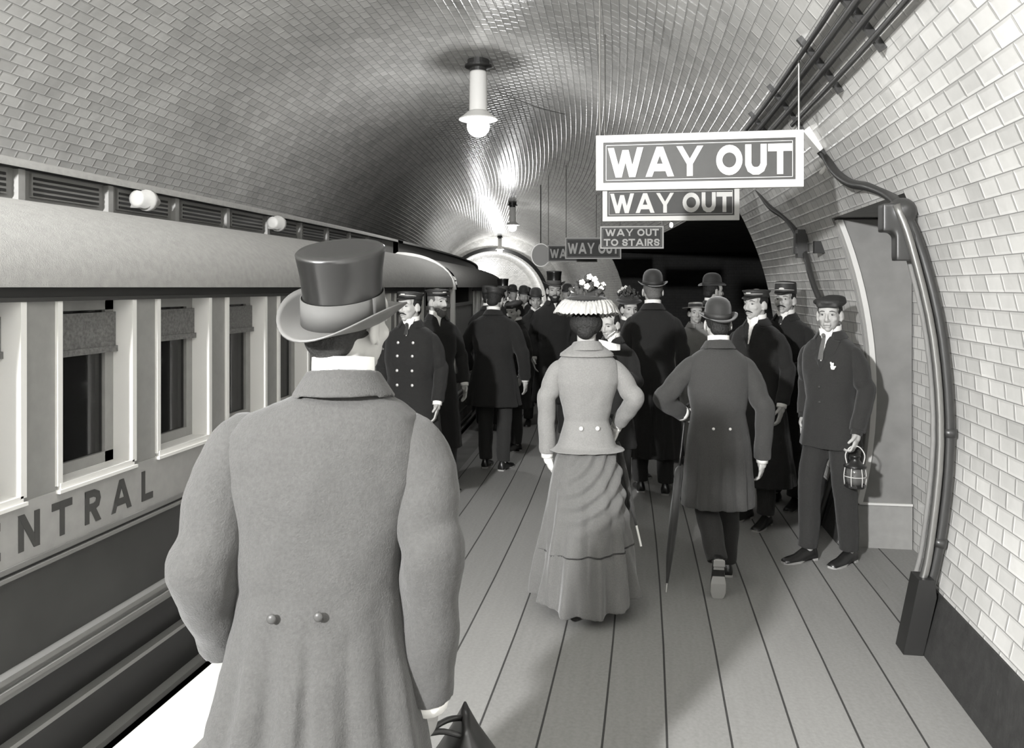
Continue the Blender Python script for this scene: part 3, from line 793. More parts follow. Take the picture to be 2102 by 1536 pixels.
carriage(END1 + 1.75, B2, 'second carriage, its slatted end gate just beyond the man boarding', w2, [], [], 1.5, 1.2)
carriage(B2 + 2.9, END + 6, 'farthest carriage disappearing towards the end of the tunnel', [(B2 + 3.2 + 0.9 * i, B2 + 3.2 + 0.9 * i + 0.6) for i in range(11)], [], [], 1.5, 0)
# pale arched bow at the end of the nearest carriage's roof
bm = NB()
for (off, wd_) in ((0.0, 0.035), (0.055, 0.02), (0.095, 0.02)):
    rr = []
    for i in range(13):
        t = i / 12 * pi / 2
        x_ = XT + 0.06 - off + (XC - XT) * (1 - cos(t)); z_ = ZE - 0.06 - off * 0.3 + (ZC0 - ZE + 0.09) * sin(t)
        rr.append([P(END1 - 0.03, x_, z_), P(END1 - 0.03, x_ - wd_, z_ - wd_ * .6), P(END1 + 0.05, x_ - wd_, z_ - wd_ * .6), P(END1 + 0.05, x_, z_)])
    loft(bm, rr)
sbox(bm, END1 - 0.03, END1 + 0.04, XT - 0.0, XT + 0.05, 0.05, ZE - 0.06)
wpar(obj('end_bow', bm, M['train_trim']), CAR1)
bm = NB(); pts = roof_prof(XT + 0.02, ZE - 0.05, XC, ZC0 - 0.01, 10)
f1 = [P(END1 - 0.01, x_ , z_) for x_, z_ in pts] + [P(END1 - 0.01, XC, ZE - 0.05)]
f2 = [P(END1 + 0.02, x_ , z_) for x_, z_ in pts] + [P(END1 + 0.02, XC, ZE - 0.05)]
loft(bm, [f1, f2]); wpar(obj('end_panel', bm, M['train_trim']), CAR1)
bm = NB()
for x_ in (-2.7, -4.1): sbox(bm, SB, END, x_ - 0.035, x_ + 0.035, -1.05, -0.93)
tag(obj('running_rail', bm, M['steel']), kind='structure')
# ------------------------------------------------------------------ people
def cloth(name, g, sh=0.2, bs=260, nz=0.10):
    return mat(name, g, 0.9, 0.15, noise=nz, nscale=140, bump=0.25, bscale=bs, sheen=sh)
C = {}
C['coat_grey'] = cloth('grey_overcoat_wool', 0.058, .15)
C['coat_dark'] = cloth('dark_coat_wool', 0.030, 0.15)
C['coat_black'] = cloth('black_uniform_wool', 0.018, 0.1)
C['coat_mid'] = cloth('charcoal_coat_wool', 0.045, 0.15)
C['tweed'] = cloth('lady_jacket_tweed', 0.20, 0.2)
C['skirt'] = cloth('lady_skirt_cloth', 0.115, 0.3)
C['pale'] = cloth('pale_coat', 0.24, 0.2)
C['trousers'] = cloth('dark_trousers', 0.030, 0.1)
C['skin'] = mat('skin', 0.43, 0.55, 0.3, noise=0.05, nscale=25)
C['skin_dim'] = mat('weathered_skin', 0.40, 0.6, 0.3, noise=0.06, nscale=25)
C['hair'] = mat('dark_hair', 0.018, 0.6, 0.3, bump=0.5, bscale=90)
C['hair_grey'] = mat('grey_hair', 0.12, 0.7, 0.3, bump=0.5, bscale=90)
C['linen'] = mat('white_linen', 0.85, 0.7, 0.2)
C['felt'] = mat('black_felt', 0.025, 0.7, 0.3, sheen=0.3)
C['felt_band'] = mat('hat_ribbon', 0.075, 0.7, 0.2)
C['silk'] = mat('silk_hat_plush', 0.008, 0.28, 0.8)
C['silk_lit'] = mat('silk_hat_brim_lit', 0.10, 0.45, 0.5)  # same silk as the crown, light falling on the brim painted in
C['capc'] = mat('cap_cloth', 0.03, 0.6, 0.4)
C['leather'] = mat('black_leather', 0.015, 0.3, 0.6)
C['brass'] = mat('pale_metal_button', 0.8, 0.25, metal=0.6)
C['bone'] = mat('coat_button', 0.05, 0.4)
C['pearl'] = mat('pale_button', 0.6, 0.35)
C['straw'] = mat('straw', 0.45, 0.7, bump=0.3, bscale=120)
C['flower'] = mat('pale_petals', 0.75, 0.8)
C['leaf'] = mat('dark_leaves', 0.05, 0.7)
C['tulle'] = mat('white_ruffle', 0.42, 0.9, bump=0.3, bscale=60)
C['eye'] = mat('eye_dark', 0.03, 0.25)
C['eyewhite'] = mat('eye_white', 0.30, 0.3)
C['lip'] = mat('lips', 0.20, 0.5)
C['shoe_sole'] = mat('worn_sole', 0.34, 0.8)
C['glove'] = mat('pale_glove', 0.32, 0.7)
C['glove_white'] = mat('white_glove', 0.8, 0.7)
C['paper'] = mat('white_paper', 0.85, 0.8)
C['lamp_glass'] = mat('lantern_glass', 0.10, 0.1, 0.8)
HC = Vector((0, 0.015, 1.635))
def fin(bm, a, b, c, d, r):
    capsule(bm, a, b, r, r * .95, 8); capsule(bm, b, c, r * .95, r * .88, 8); capsule(bm, c, d, r * .88, r * .75, 8)
def hand(bm, wrist, d, n, side, curl=0.6, s=1.0):
    """wrist point, d finger direction, n palm normal; side +1/-1 puts the thumb."""
    d = Vector(d).normalized(); n = Vector(n); n = (n - d * n.dot(d)).normalized(); t = d.cross(n) * side
    w_ = Vector(wrist)
    rot = Matrix((t, d, n)).transposed().to_quaternion()
    ellip(bm, w_ + d * .045 * s, (.040 * s, .052 * s, .016 * s), rot, 12, 7)
    capsule(bm, w_ - d * .02, w_ + d * .03 * s, .026 * s, .028 * s, 10)
    for k, (o, L_) in enumerate(((.028, .072), (.010, .082), (-.009, .077), (-.027, .060))):
        r_ = .0088 * s; L_ *= s
        p0 = w_ + d * .085 * s + t * o * s
        a1, a2, a3 = curl * .55, curl * 1.4, curl * 2.0
        p1 = p0 + (d * cos(a1) + n * sin(a1)) * L_ * .45
        p2 = p1 + (d * cos(a2) + n * sin(a2)) * L_ * .32
        p3 = p2 + (d * cos(a3) + n * sin(a3)) * L_ * .22
        fin(bm, p0 - d * .02, p1, p2, p3, r_)
    a = w_ + d * .02 * s + t * .030 * s; b = a + (t * .65 + d * .7 + n * .2).normalized() * .036 * s; c = b + (d * .85 + t * .2 + n * (.2 + curl * .5)).normalized() * .030 * s
    capsule(bm, w_ + d * .01 * s, a, .016 * s, .014 * s, 8); capsule(bm, a, b, .0125 * s, .0115 * s, 8); capsule(bm, b, c, .0115 * s, .009 * s, 8)
def head_geo(bm, T, female=False):
    def E(c, r, rot=None): ellip(bm, T @ Vector(c), r, (T.to_quaternion() @ rot) if rot else T.to_quaternion(), 20, 12)
    def K(a, b, r0, r1): capsule(bm, T @ Vector(a), T @ Vector(b), r0, r1, 10)
    E((0, -.014, .032), (.073, .088, .082)); E((0, .022, -.020), (.064, .068, .080)); E((0, .030, -.062), (.050, .054, .048))
    E((0, .066, -.094), (.021, .020, .018))
    E((0, .052, .030), (.060, .040, .048))
    for s in (-1, 1):
        E((s * .038, .058, -.026), (.022, .022, .020))                     # cheekbones
        K((s * .012, .086, .020), (s * .045, .070, .020), .0085, .0075)     # brow
        E((s * .078, -.008, -.012), (.009, .022, .034), Euler((radians(-12), 0, radians(s * 18))).to_quaternion())
        K((s * .076, .004, -.035), (s * .073, .006, -.045), .008, .006)
        K((s * .010, .094, -.038), (s * .004, .098, -.036), .009, .010)     # nostrils
    K((0, .088, .012), (0, .108, -.030), .0075, .0105); K((0, .106, -.034), (0, .100, -.040), .011, .009)
    K((-.016, .086, -.062), (.016, .086, -.062), .008, .008); K((-.012, .084, -.073), (.012, .084, -.073), .009, .009)
def torso_rings(st):
    g = st.get('girth', 1.0); hem = st['hem']; fl = st.get('flare', 0.0); wz = 1.08; wa = st.get('waist', 1.0); sw = st.get('shoulder', 1.0)
    base_ = [(1.515, .066, .066, -.005), (1.49, .085, .076, -.008), (1.465, .122 * sw, .086, -.010), (1.437, .160 * sw, .098, -.010), (1.405, .184 * sw, .108, -.008), (1.36, .195 * sw, .117, -.005), (1.30, .193 * sw, .125, -.002),
             (1.20, .178 * g * (1 + wa) / 2, .124 * g, 0), (wz, .160 * g * wa, .118 * g * wa, 0), (1.00, .172 * g * (1 + wa) / 2, .124 * g, -.005), (.93, .185 * g, .132 * g, -.008)]
    z = .93
    r = [b for b in base_ if b[0] >= hem - .001]
    if hem < .93:
        n = max(1, int((.93 - hem) / .08))
        for i in range(1, n + 1):
            t = i / n; zz = .93 + (hem - .93) * t
            r.append((zz, (.185 + fl * t) * g, (.132 + fl * .8 * t) * g, -.008 + st.get('sweep', 0) * t))
    else: r.append((hem, .182 * g, .128 * g, -.006))
    return r
def torso_front(st, z):
    R = torso_rings(st)
    for a, b in zip(R, R[1:]):
        if b[0] <= z <= a[0]:
            t = (a[0] - z) / (a[0] - b[0]); return (a[3] + a[2]) * (1 - t) + (b[3] + b[2]) * t, a[1] * (1 - t) + b[1] * t
    return .1, .15
def coat_mesh(st, arms, vox):
    hdx = st.get('hdx', 0)
    bm = NB(); seg = 72; ph = st.get('phase', 0.0); nf = st.get('nf', 9); am = st.get('fold', .05)
    sx, sl = st.get('shift', (0, 0))
    rings = []
    for (z, rx, ry, cy) in torso_rings(st):
        t = max(0, min(1, (1.06 - z) / st.get('fl', .4)))
        ring = []
        for k in range(seg):
            a = 2 * pi * k / seg
            f = 1 + am * t * (sin(nf * a + ph) * .6 + sin((nf * 1.7 // 1) * a + 2.1 * ph + 1) * .4)
            if st.get('vent') and z < 1.04:
                for q, wv, dp in ((-pi / 2, .06, .13), (-pi / 2 - .42, .09, .12), (-pi / 2 + .42, .09, .12), (-pi / 2 - .85, .12, .10), (-pi / 2 + .85, .12, .10)):
                    da = (a - q + pi) % (2 * pi) - pi; f -= dp * t * math.exp(-(da / wv) ** 2)
            e = 2.3
            cx_, sy_ = cos(a), sin(a)
            q = (abs(cx_) ** e + abs(sy_) ** e) ** (-1 / e)
            ring.append(Vector((rx * cx_ * q * f + sx * max(0, 1.5 - z) + hdx * max(0, min(1, (z - 1.40) / .09)), cy + ry * sy_ * q * f + sl * max(0, 1.5 - z), z)))
        rings.append(ring)
    loft(bm, rings)
    out = []
    sep = vox < .0095
    if sep: out.append(bake(bm, vox, 3, 0.5, st.get('disp', [(0.11, 0.010)]))); bm = None
    for (side, el, wr) in arms:
        sh = Vector((side * .165 * st.get('shoulder', 1), -.008, 1.372)); k = st.get('sleeve', 1.0)
        wr = Vector(wr); el = Vector(el)
        if sep: bm = NB()
        tube(bm, [sh + Vector((-side * .055, 0, .014)), sh + Vector((-side * .01, 0, .008)), sh + (el - sh) * .25 + Vector((side * .008, 0, 0)), sh + (el - sh) * .7, el, el + (wr - el) * .45, wr - (wr - el).normalized() * .015],
             [.040 * k, .054 * k, .062 * k, .061 * k, .058 * k, .054 * k, .050 * k], 20, 5,
             fold=lambda t_, a_: 1 + .045 * sin(30 * t_ + 2 * sin(a_)) * (1 if .35 < t_ < .95 else .25))
        if sep: out.append(bake(bm, vox, 3, 0.5, st.get('disp', [(0.11, 0.010)])))
    if not sep: out.append(bake(bm, vox, 3, 0.5, st.get('disp', [(0.11, 0.010)])))
    return out
def band(bm, c, r0, r1, z0, z1, th, a0, a1, n=28, ry=1.0, tilt=0.0):
    """Collar-like strip round an upright axis between angles a0..a1 (degrees, 90 = front)."""
    rr = []
    for i in range(n + 1):
        a = radians(a0 + (a1 - a0) * i / n)
        d = Vector((cos(a), sin(a) * ry, 0))
        dz = Vector((0, 0, -tilt * sin(a)))
        rr.append([Vector(c) + d * r0 + Vector((0, 0, z0)) + dz, Vector(c) + d * (r0 + th) + Vector((0, 0, z0)) + dz, Vector(c) + d * (r1 + th) + Vector((0, 0, z1)) + dz, Vector(c) + d * r1 + Vector((0, 0, z1)) + dz])
    loft(bm, rr)
def brim(bm, rin, rout, z, curl, droop, ry=1.22, th=.004, seg=48, roll=.0):
    R1, R2 = [], []
    rows = 7; grid = []
    for j in range(rows):
        t = j / (rows - 1); ring = []
        for k in range(seg):
            a = 2 * pi * k / seg
            r = rin + (rout - rin) * t
            zz = z + curl * (cos(a) ** 2) * t ** 1.6 - droop * (sin(a) ** 2) * t ** 1.5 + roll * max(0, t - .6) / .4
            ring.append(Vector((r * cos(a), (r * ry if True else 0) * sin(a), zz)))
        grid.append(ring)
    under = [[v - Vector((0, 0, th)) for v in ring] for ring in grid]
    loft(bm, grid + list(reversed(under)) + [grid[0]], caps=False)
def hat(kind, par, T, vox):
    def O(name, bm, m, p=par, smooth=True):
        bm.transform(T) if isinstance(bm, bmesh.types.BMesh) else bm.transform(T)
        return obj(name, bm, m, p, smooth)
    if kind == 'top':
        bm = NB(); lathe(bm, [(.079, 0), (.077, .03), (.0755, .07), (.078, .11), (.0835, .148), (.084, .154), (.080, .158), (.06, .1595), (.02, .160)], sx=1, sy=1.25, seg=48)
        h = O('hat', bm, C['silk'])
        bm = NB(); brim(bm, .078, .124, 0.004, .046, .002, 1.25); O('hat_brim', bm, C['silk_lit'], h)
        bm = NB(); band(bm, (0, 0, 0), .0795, .0775, .004, .060, .0022, 0, 360, 48, ry=1.25); O('hat_band', bm, C['felt_band'], h)
    elif kind == 'bowler':
        bm = NB(); lathe(bm, [(.080, 0), (.081, .04), (.078, .075), (.068, .102), (.050, .120), (.028, .129), (.008, .131)], sx=1, sy=1.25, seg=36)
        h = O('hat', bm, C['felt'])
        bm = NB(); brim(bm, .078, .118, 0.002, .030, .006, 1.25); O('hat_brim', bm, C['felt'], h)
        bm = NB(); band(bm, (0, 0, 0), .0815, .082, .002, .036, .002, 0, 360, 40, ry=1.25); O('hat_band', bm, C['capc'], h)
    elif kind in ('cap', 'tallcap'):
        hh = .055 if kind == 'cap' else .095; top = .098 if kind == 'cap' else .080
        bm = NB(); lathe(bm, [(.082, 0), (.083, .02), (.083, .03), (top, .03 + (hh - .03) * .8), (top - .004, hh), (top * .6, hh + .006), (.01, hh + .007)], sx=1, sy=1.22, seg=36)
        h = O('cap', bm, C['capc'])
        bm = NB(); rr = []
        for i in range(17):
            a = radians(25 + 130 * i / 16); q = sin((a - radians(25)) / radians(130) * pi)
            p0 = Vector((.080 * cos(a), .100 * sin(a), .012)); p1 = p0 + Vector((.0, .050 * q, -.022 * q)) + Vector((cos(a) * .006, 0, 0))
            rr.append([p0, p1, p1 - Vector((0, 0, .003)), p0 - Vector((0, 0, .003))])
        loft(bm, rr); O('cap_peak', bm, C['leather'], h)
        bm = NB(); ellip(bm, (0, .103 if kind == 'cap' else .101, .036), (.022, .006, .010)); band(bm, (0, 0, 0), .0835, .0835, .026, .030, .002, 20, 160, 20, ry=1.22)
        if kind == 'tallcap': band(bm, (0, 0, 0), .0825, .0815, .080, .084, .002, 20, 160, 20, ry=1.22)
        O('cap_badge', bm, C['steel'] if False else C['pearl'], h)
    elif kind == 'flat':
        bm = NB(); ellip(bm, (0, .0, .034), (.105, .125, .036)); ellip(bm, (-.02, -.02, .045), (.08, .09, .036)); capsule(bm, (-.05, .09, .015), (.05, .09, .015), .022, .022)
        ellip(bm, (0, .0, .012), (.083, .10, .03))
        O('flat_cap', bake(bm, .007, 3, disp=[(.05, .006)]), C['capc'])
    elif kind == 'boater':
        bm = NB(); lathe(bm, [(.078, 0), (.078, .058), (.074, .062), (.01, .063)], sy=1.15); brim(bm, .076, .145, .004, 0, 0, 1.08); h = O('straw_hat', bm, C['straw'])
        bm = NB(); band(bm, (0, 0, 0), .0785, .0785, .006, .045, .002, 0, 360, 36, ry=1.15); O('hat_band', bm, C['felt'], h)
    elif kind in ('flower', 'posy'):
        bm = NB(); lathe(bm, [(.09, 0.0), (.105, .03), (.10, .06), (.07, .09), (.01, .10)], sy=1.1); ellip(bm, (0, 0, .03), (.13, .13, .03)); h = O('flower_hat', bm, C['felt'])
        bm = NB(); N_ = 180; rows = 9; grid = []
        for j in range(rows):
            t = j / (rows - 1); ring = []
            for k in range(N_):
                a = 2 * pi * k / N_; rf = (.5 + .5 * t)
                r = .118 + .068 * t + rf * .007 * sin(34 * a + t * 5) + .004 * sin(57 * a)
                ring.append(Vector((r * cos(a), r * 1.02 * sin(a), .012 - .075 * t ** 1.3 + .02 * cos(a) ** 2 + .005 * rf * sin(41 * a + 3 * t) + .012 * sin(pi * t))))
            grid.append(ring)
        loft(bm, grid + [[v + Vector((0, 0, -.004)) for v in r_] for r_ in reversed(grid)] + [grid[0]], caps=False)
        if kind == 'flower': O('ruffle', bm, C['tulle'], h)
        else: bm.free()
        rnd = random.Random(3); bl = NB(); bf = NB()
        for k in range(170):
            a = rnd.uniform(0, 2 * pi); q = rnd.uniform(0, .11); c = Vector((q * cos(a), q * sin(a), .05 + rnd.uniform(0, .13) * (1 - q / .17)))
            ellip(bl, c, (.020, .009, .015), Euler((rnd.uniform(0, 3), rnd.uniform(0, 3), rnd.uniform(0, 3))).to_quaternion(), 7, 5)
        O('leaves', bl, C['leaf'], h)
        for (cx_, cy_, cz_) in ((.01, -.10, .11), (.065, -.085, .125), (.085, -.06, .10), (-.02, -.08, .135), (.05, -.06, .155), (.095, -.03, .125), (-.07, -.07, .09), (.02, -.05, .17)):
            bf = NB(); c = Vector((cx_, cy_, cz_)) + Vector((0, 0, -.01))
            for p_ in range(5):
                a = 2 * pi * p_ / 5; ellip(bf, c + Vector((.011 * cos(a), -.003, .011 * sin(a))), (.0085, .004, .0085), None, 8, 5)
            ellip(bf, c + Vector((0, -.006, 0)), (.004, .004, .004), None, 6, 5)
            O('flower', bf, C['flower'], h)
def T_head(hy, hp, hr=0):      # yaw (+ = turns to own left), pitch (+ = looks up)
    piv = Vector((0, 0, 1.53))
    R = Matrix.Rotation(radians(hy), 4, 'Z') @ Matrix.Rotation(radians(hp), 4, 'X') @ Matrix.Rotation(radians(hr), 4, 'Y')
    return Matrix.Translation(piv) @ R @ Matrix.Translation(HC - piv)
def person(label, loc, yaw, H, coat, coat_mat, hatk, arms=None, feet=None, head=(0, 0), trousers=True, hair='hair', face=None, vox=.009, skin='skin',
           collar=True, shirt=0, tie=False, buttons=None, hat_tilt=0, skirt=None, hands=('skin', 'skin'), hand_cfg=None, hat_dz=0, hat_roll=0, group=None, female=False, scale_w=1.0, lapel=False, stand=True):
    k = H / 1.75
    r = empty('person', loc, yaw, label, 'person', group, k)
    arms = arms or [(1, (.235, -.035, 1.14), (.235, .06, .90)), (-1, (-.235, -.035, 1.14), (-.235, .06, .90))]
    feet = feet or [(1, (.10, -.02, .085), (.12, 1, 0)), (-1, (-.10, .04, .085), (-.12, 1, 0))]
    hdx = coat.get('hdx', 0); T = Matrix.Translation((hdx, 0, 0)) @ T_head(*head)
    hand_cfg = hand_cfg or {}
    # body: one skin, from head to ankles
    bm = NB()
    head_geo(bm, T, female)
    tube(bm, [(hdx * .5, -.012, 1.38), (hdx, -.010, 1.46), T @ Vector((0, -.022, -.10)), T @ Vector((0, -.02, -.03))], [.07, .056, .054, .056], 16, 4)
    ellip(bm, (0, 0, 1.28), (.13, .08, .16)); ellip(bm, (0, 0, 1.0), (.11, .08, .20))
    glove_b = {}
    for (side, el, wr) in arms:
        el = Vector(el); wr = Vector(wr); sh = Vector((side * .135, 0, 1.36))
        capsule(bm, (0, 0, 1.34), sh, .04, .035); capsule(bm, sh, el, .033, .033); capsule(bm, el, wr, .034, .026)
        hc = hand_cfg.get(side, {}); d = hc.get('d', (wr - el).normalized() + Vector((0, 0, -.4))); n_ = hc.get('n', (-side, .2, 0))
        if hc.get('skip'): continue
        hm = hands[0] if side == 1 else hands[1]
        if hm == 'skin': hand(bm, wr, d, n_, side * hc.get('flip', 1), hc.get('curl', .5))
        else: glove_b[side] = (wr, d, n_, hc, hm)
    for (side, an, td) in feet:
        an = Vector(an); kn = Vector(hand_cfg.get('knee%d' % side, (side * .10, an.y * .5 + .03, .50)))
        capsule(bm, (side * .06, 0, .90), kn, .06, .045); capsule(bm, kn, an, .042, .035)
    obj('body', bake(bm, min(vox, .006) if vox < .012 else vox * .8, 2, .4), C[skin], r, True)
    for side, (wr, d, n_, hc, hm) in glove_b.items():
        bm = NB(); hand(bm, wr, d, n_, side * hc.get('flip', 1), hc.get('curl', .5), 1.06); obj('glove', bake(bm, .005, 2, .4), C[hm], r, True)
    # eyes, brows, lips
    if vox < .0125:
        for s in (-1, 1):
            bm = NB(); ellip(bm, (s * .031, .0765, .002), (.0115, .0085, .0055), None, 12, 8); bm.transform(T); e_ = obj('eye', bm, C['eyewhite'] if vox < .0095 else C['eye'], r, True)
            if vox < .0095:
                bm = NB(); ellip(bm, (s * .0305, .0835, .002), (.0058, .003, .006), None, 10, 6); bm.transform(T); obj('iris', bm, C['eye'], e_, True)
            bm = NB(); tube(bm, [(s * .014, .0935, .023), (s * .032, .0895, .026), (s * .050, .075, .019)], [.002, .0028, .0015], 6, 3); bm.transform(T); obj('eyebrow', bm, C[hair], r, True)
        bm = NB(); tube(bm, [(-.022, .0905, -.067), (0, .0955, -.0655), (.022, .0905, -.067)], [.002, .0035, .002], 8, 4); bm.transform(T); obj('lips', bm, C['lip'], r, True)
    if face in ('moustache', 'beard'):
        bm = NB()
        for s in (-1, 1): tube(bm, [(0, .1005, -.050), (s * .018, .098, -.054), (s * .034, .084, -.062)], [.005, .006, .002], 8, 4)
        bm.transform(T); obj('moustache', bm, C[hair], r, True)
    if face == 'beard':
        bm = NB(); ellip(bm, (0, .045, -.098), (.048, .048, .045)); ellip(bm, (0, .035, -.07), (.064, .045, .03)); bm.transform(T)
        obj('beard', bake(bm, .006, 2), C[hair], r, True)
    # hair
    bm = NB()
    ellip(bm, (0, -.022, .028), (.078, .089, .083), None, 24, 14)
    ellip(bm, (0, -.062, -.030), (.060, .046, .050), None, 20, 10)
    if female:
        ellip(bm, (0, -.05, .0), (.098, .085, .075)); ellip(bm, (0, -.08, -.045), (.055, .05, .05))
    bm.transform(T)
    # keep the face clear: the hair stops at the temples
    hm_ = bake(bm, .006, 2)
    b2 = bmesh.new(); b2.from_mesh(hm_)
    Ti = T.inverted()
    dl = [v for v in b2.verts if (Ti @ v.co).y > .048 and (Ti @ v.co).z < .075]
    if hatk and hatk != 'flat':
        Hi = (T @ Matrix.Translation((0, -.015, .048 + hat_dz)) @ Matrix.Rotation(radians(hat_tilt), 4, 'X') @ Matrix.Rotation(radians(hat_roll), 4, 'Y')).inverted()
        dl = list(set(dl) | {v for v in b2.verts if (Hi @ v.co).z > .012})
    bmesh.ops.delete(b2, geom=dl, context='VERTS')
    if female: bmesh.ops.translate(b2, verts=b2.verts, vec=(0, 0, 0))
    b2.to_mesh(hm_); b2.free()
    obj('hair', hm_, C[hair], r, True)
    if hatk:
        th = T @ Matrix.Translation((0, -.015, .048 + hat_dz)) @ Matrix.Rotation(radians(hat_tilt), 4, 'X') @ Matrix.Rotation(radians(hat_roll), 4, 'Y')
        hat(hatk, r, th, vox)
    # coat
    st = dict(coat)
    for ci, cm_ in enumerate(coat_mesh(st, arms, vox)): obj('sleeve' if ci else 'coat', cm_, C[coat_mat], r, True)
    bm = NB(); band(bm, (hdx, -.008, 0), .066, .062, 1.515, 1.528, .012, 130 if shirt else 100, 410 if shirt else 440, 30, tilt=.01)
    band(bm, (hdx, -.008, 0), .104, .068, 1.474, 1.530, .009, 125 if shirt else 100, 415 if shirt else 440, 34, tilt=.012)
    obj('coat_collar', bake(bm, .006, 2), C[coat_mat], r, True)
    if collar:
        bm = NB(); band(bm, (hdx, -.012, 0), .0635, .062, 1.495, 1.560, .004, 0, 360, 40, tilt=.008); obj('shirt_collar', bm, C['linen'], r, False)
    if shirt:
        bm = NB(); rr = []
        for i in range(9):
            t = i / 8; z = 1.54 - (shirt + .04) * t; y = torso_front(st, min(z, 1.51))[0] + .004; wd = .046 * (1 - t) + .004
            if z > 1.455: y = max(y, .066)
            rr.append([Vector((-wd, y - .012, z)), Vector((0, y + .007, z)), Vector((wd, y - .012, z)), Vector((0, y - .03, z))])
        loft(bm, rr); obj('shirt_front', bm, C['linen'], r, False)
        if tie:
            bm = NB(); ellip(bm, (0, .088, 1.497), (.014, .010, .014)); rr = []
            for i in range(7):
                z = 1.49 - (shirt - .02) * i / 6; y = torso_front(st, z)[0] + .012
                if z > 1.455: y = max(y, .078)
                wd = .012 + .006 * i / 6
                rr.append([Vector((-wd, y, z)), Vector((0, y + .006, z)), Vector((wd, y, z)), Vector((0, y - .01, z))])
            loft(bm, rr); obj('tie', bm, C['felt'] if tie is True else C[tie], r, False)
    if lapel:
        bm = NB()
        for s in (-1, 1):
            rr = []
            for i in range(7):
                t = i / 6; z = 1.47 - (shirt + .02) * t; y = torso_front(st, z)[0] + .003; w0 = .058 * (1 - t) + .004; w1 = w0 + .045 * sin(pi * min(1, .35 + t * .65))
                if z > 1.455: y = max(y, .06)
                rr.append([Vector((s * w0, y + .004, z)), Vector((s * w1, y - .008, z - .01)), Vector((s * w1, y - .016, z - .01)), Vector((s * w0, y - .006, z))])
            loft(bm, rr)
        obj('lapels', bm, C[coat_mat], r, False)
    if buttons:
        for (bx, bz, back, bmn, br_) in buttons:
            y, rx = torso_front(st, bz)
            e = 2.3
            cyy = y * (1 - (abs(bx) / rx) ** e) ** (1 / e) if not back else -(y + .012) * (1 - (abs(bx) / rx) ** e) ** (1 / e)
            sx, sl = st.get('shift', (0, 0))
            bm = NB(); ellip(bm, (bx + sx * max(0, 1.5 - bz), cyy + sl * max(0, 1.5 - bz) + (.004 if not back else -.004), bz), (br_, br_ * .6, br_), None, 14, 8); obj('button', bm, C[bmn], r, True)
    # sleeves end in a sliver of cuff
    for (side, el, wr) in arms:
        if hand_cfg.get(side, {}).get('skip') or vox > .011: continue
        el = Vector(el); wr = Vector(wr); d = (wr - el).normalized()
        bm = NB(); tube(bm, [wr - d * .03, wr + d * .012], .036 if not hand_cfg.get(side, {}).get('bigcuff') else .05, 16, 1); obj('cuff', bm, C['linen'] if not st.get('nocuff') else C[coat_mat], r, True)
    if trousers:
        bm = NB(); ellip(bm, (0, -.005, .93), (.155, .115, .11))
        for (side, an, td) in feet:
            an = Vector(an); kn = Vector(hand_cfg.get('knee%d' % side, (side * .10, an.y * .5 + .03, .50)))
            tube(bm, [(side * .075, 0, .92), Vector((side * .088, 0, .78)), kn, kn.lerp(an, .55) + Vector((0, -.008, 0)), an + Vector((0, .005, .0))], [.095, .096, .075, .070, .062], 20, 5,
                 fold=lambda t_, a_: 1 + .03 * sin(22 * t_ + 2 * cos(a_)))
        obj('trousers', bake(bm, max(vox, .008), 3, disp=[(.1, .008)]), C['trousers'], r, True)
    if skirt: skirt(r)
    for (side, an, td) in feet:
        an = Vector(an); d = Vector(td).normalized(); up = Vector((0, 0, 1)); up = (up - d * up.dot(d)).normalized(); s_ = d.cross(up)
        Mx = Matrix((s_, d, up)).transposed().to_4x4(); Mx.translation = an
        bm = NB(); lo = -.085
        rr = []
        for (y, w_, zt) in ((-.060, .020, -.045), (-.055, .032, .0), (-.02, .036, .03), (.04, .037, .0), (.10, .045, -.035), (.16, .045, -.045), (.195, .036, -.052), (.21, .018, -.062)):
            rr.append([Mx @ Vector((w_ * q * (1 if z_ < .5 else .75), y, lo + (zt - lo) * z_)) for q, z_ in ((-.9, .12), (-1, .4), (-.85, .8), (-.4, 1), (.4, 1), (.85, .8), (1, .4), (.9, .12))])
        loft(bm, rr); sh = obj('shoe', bm, C['leather'], r, True)
        bm = NB(); rr = []
        for (y, w_) in ((-.062, .02), (-.055, .032), (-.02, .034), (-.01, .03), (.04, .032), (.10, .044), (.16, .044), (.195, .034), (.212, .016)):
            zb_ = lo if y < -.015 or y > .06 else lo + .014
            rr.append([Mx @ Vector((q * w_, y, z_)) for q, z_ in ((-1, lo + .014), (1, lo + .014), (1, zb_ - .0), (-1, zb_ - .0))] if zb_ < lo + .01 else [Mx @ Vector((q * w_, y, z_)) for q, z_ in ((-1, lo + .018), (1, lo + .018), (1, lo + .012), (-1, lo + .012))])
        loft(bm, rr); obj('sole', bm, C['shoe_sole'], sh, False)
    return r
def fc(v): return atan2(v.x, -v.y)         # yaw that faces the camera
def at(px, zc, xmin=None):
    while True:
        v = pix(px, 0, zc); v.z = 0; s_ = v.y
        for _ in range(12):
            bx, by, ph = base(s_); s_ += (v.y - by) * cos(ph) - (v.x - bx) * sin(ph)
        bx, by, ph = base(s_)
        if xmin is None or (v.x - bx) * cos(ph) + (v.y - by) * sin(ph) >= xmin: return v
        zc -= .05

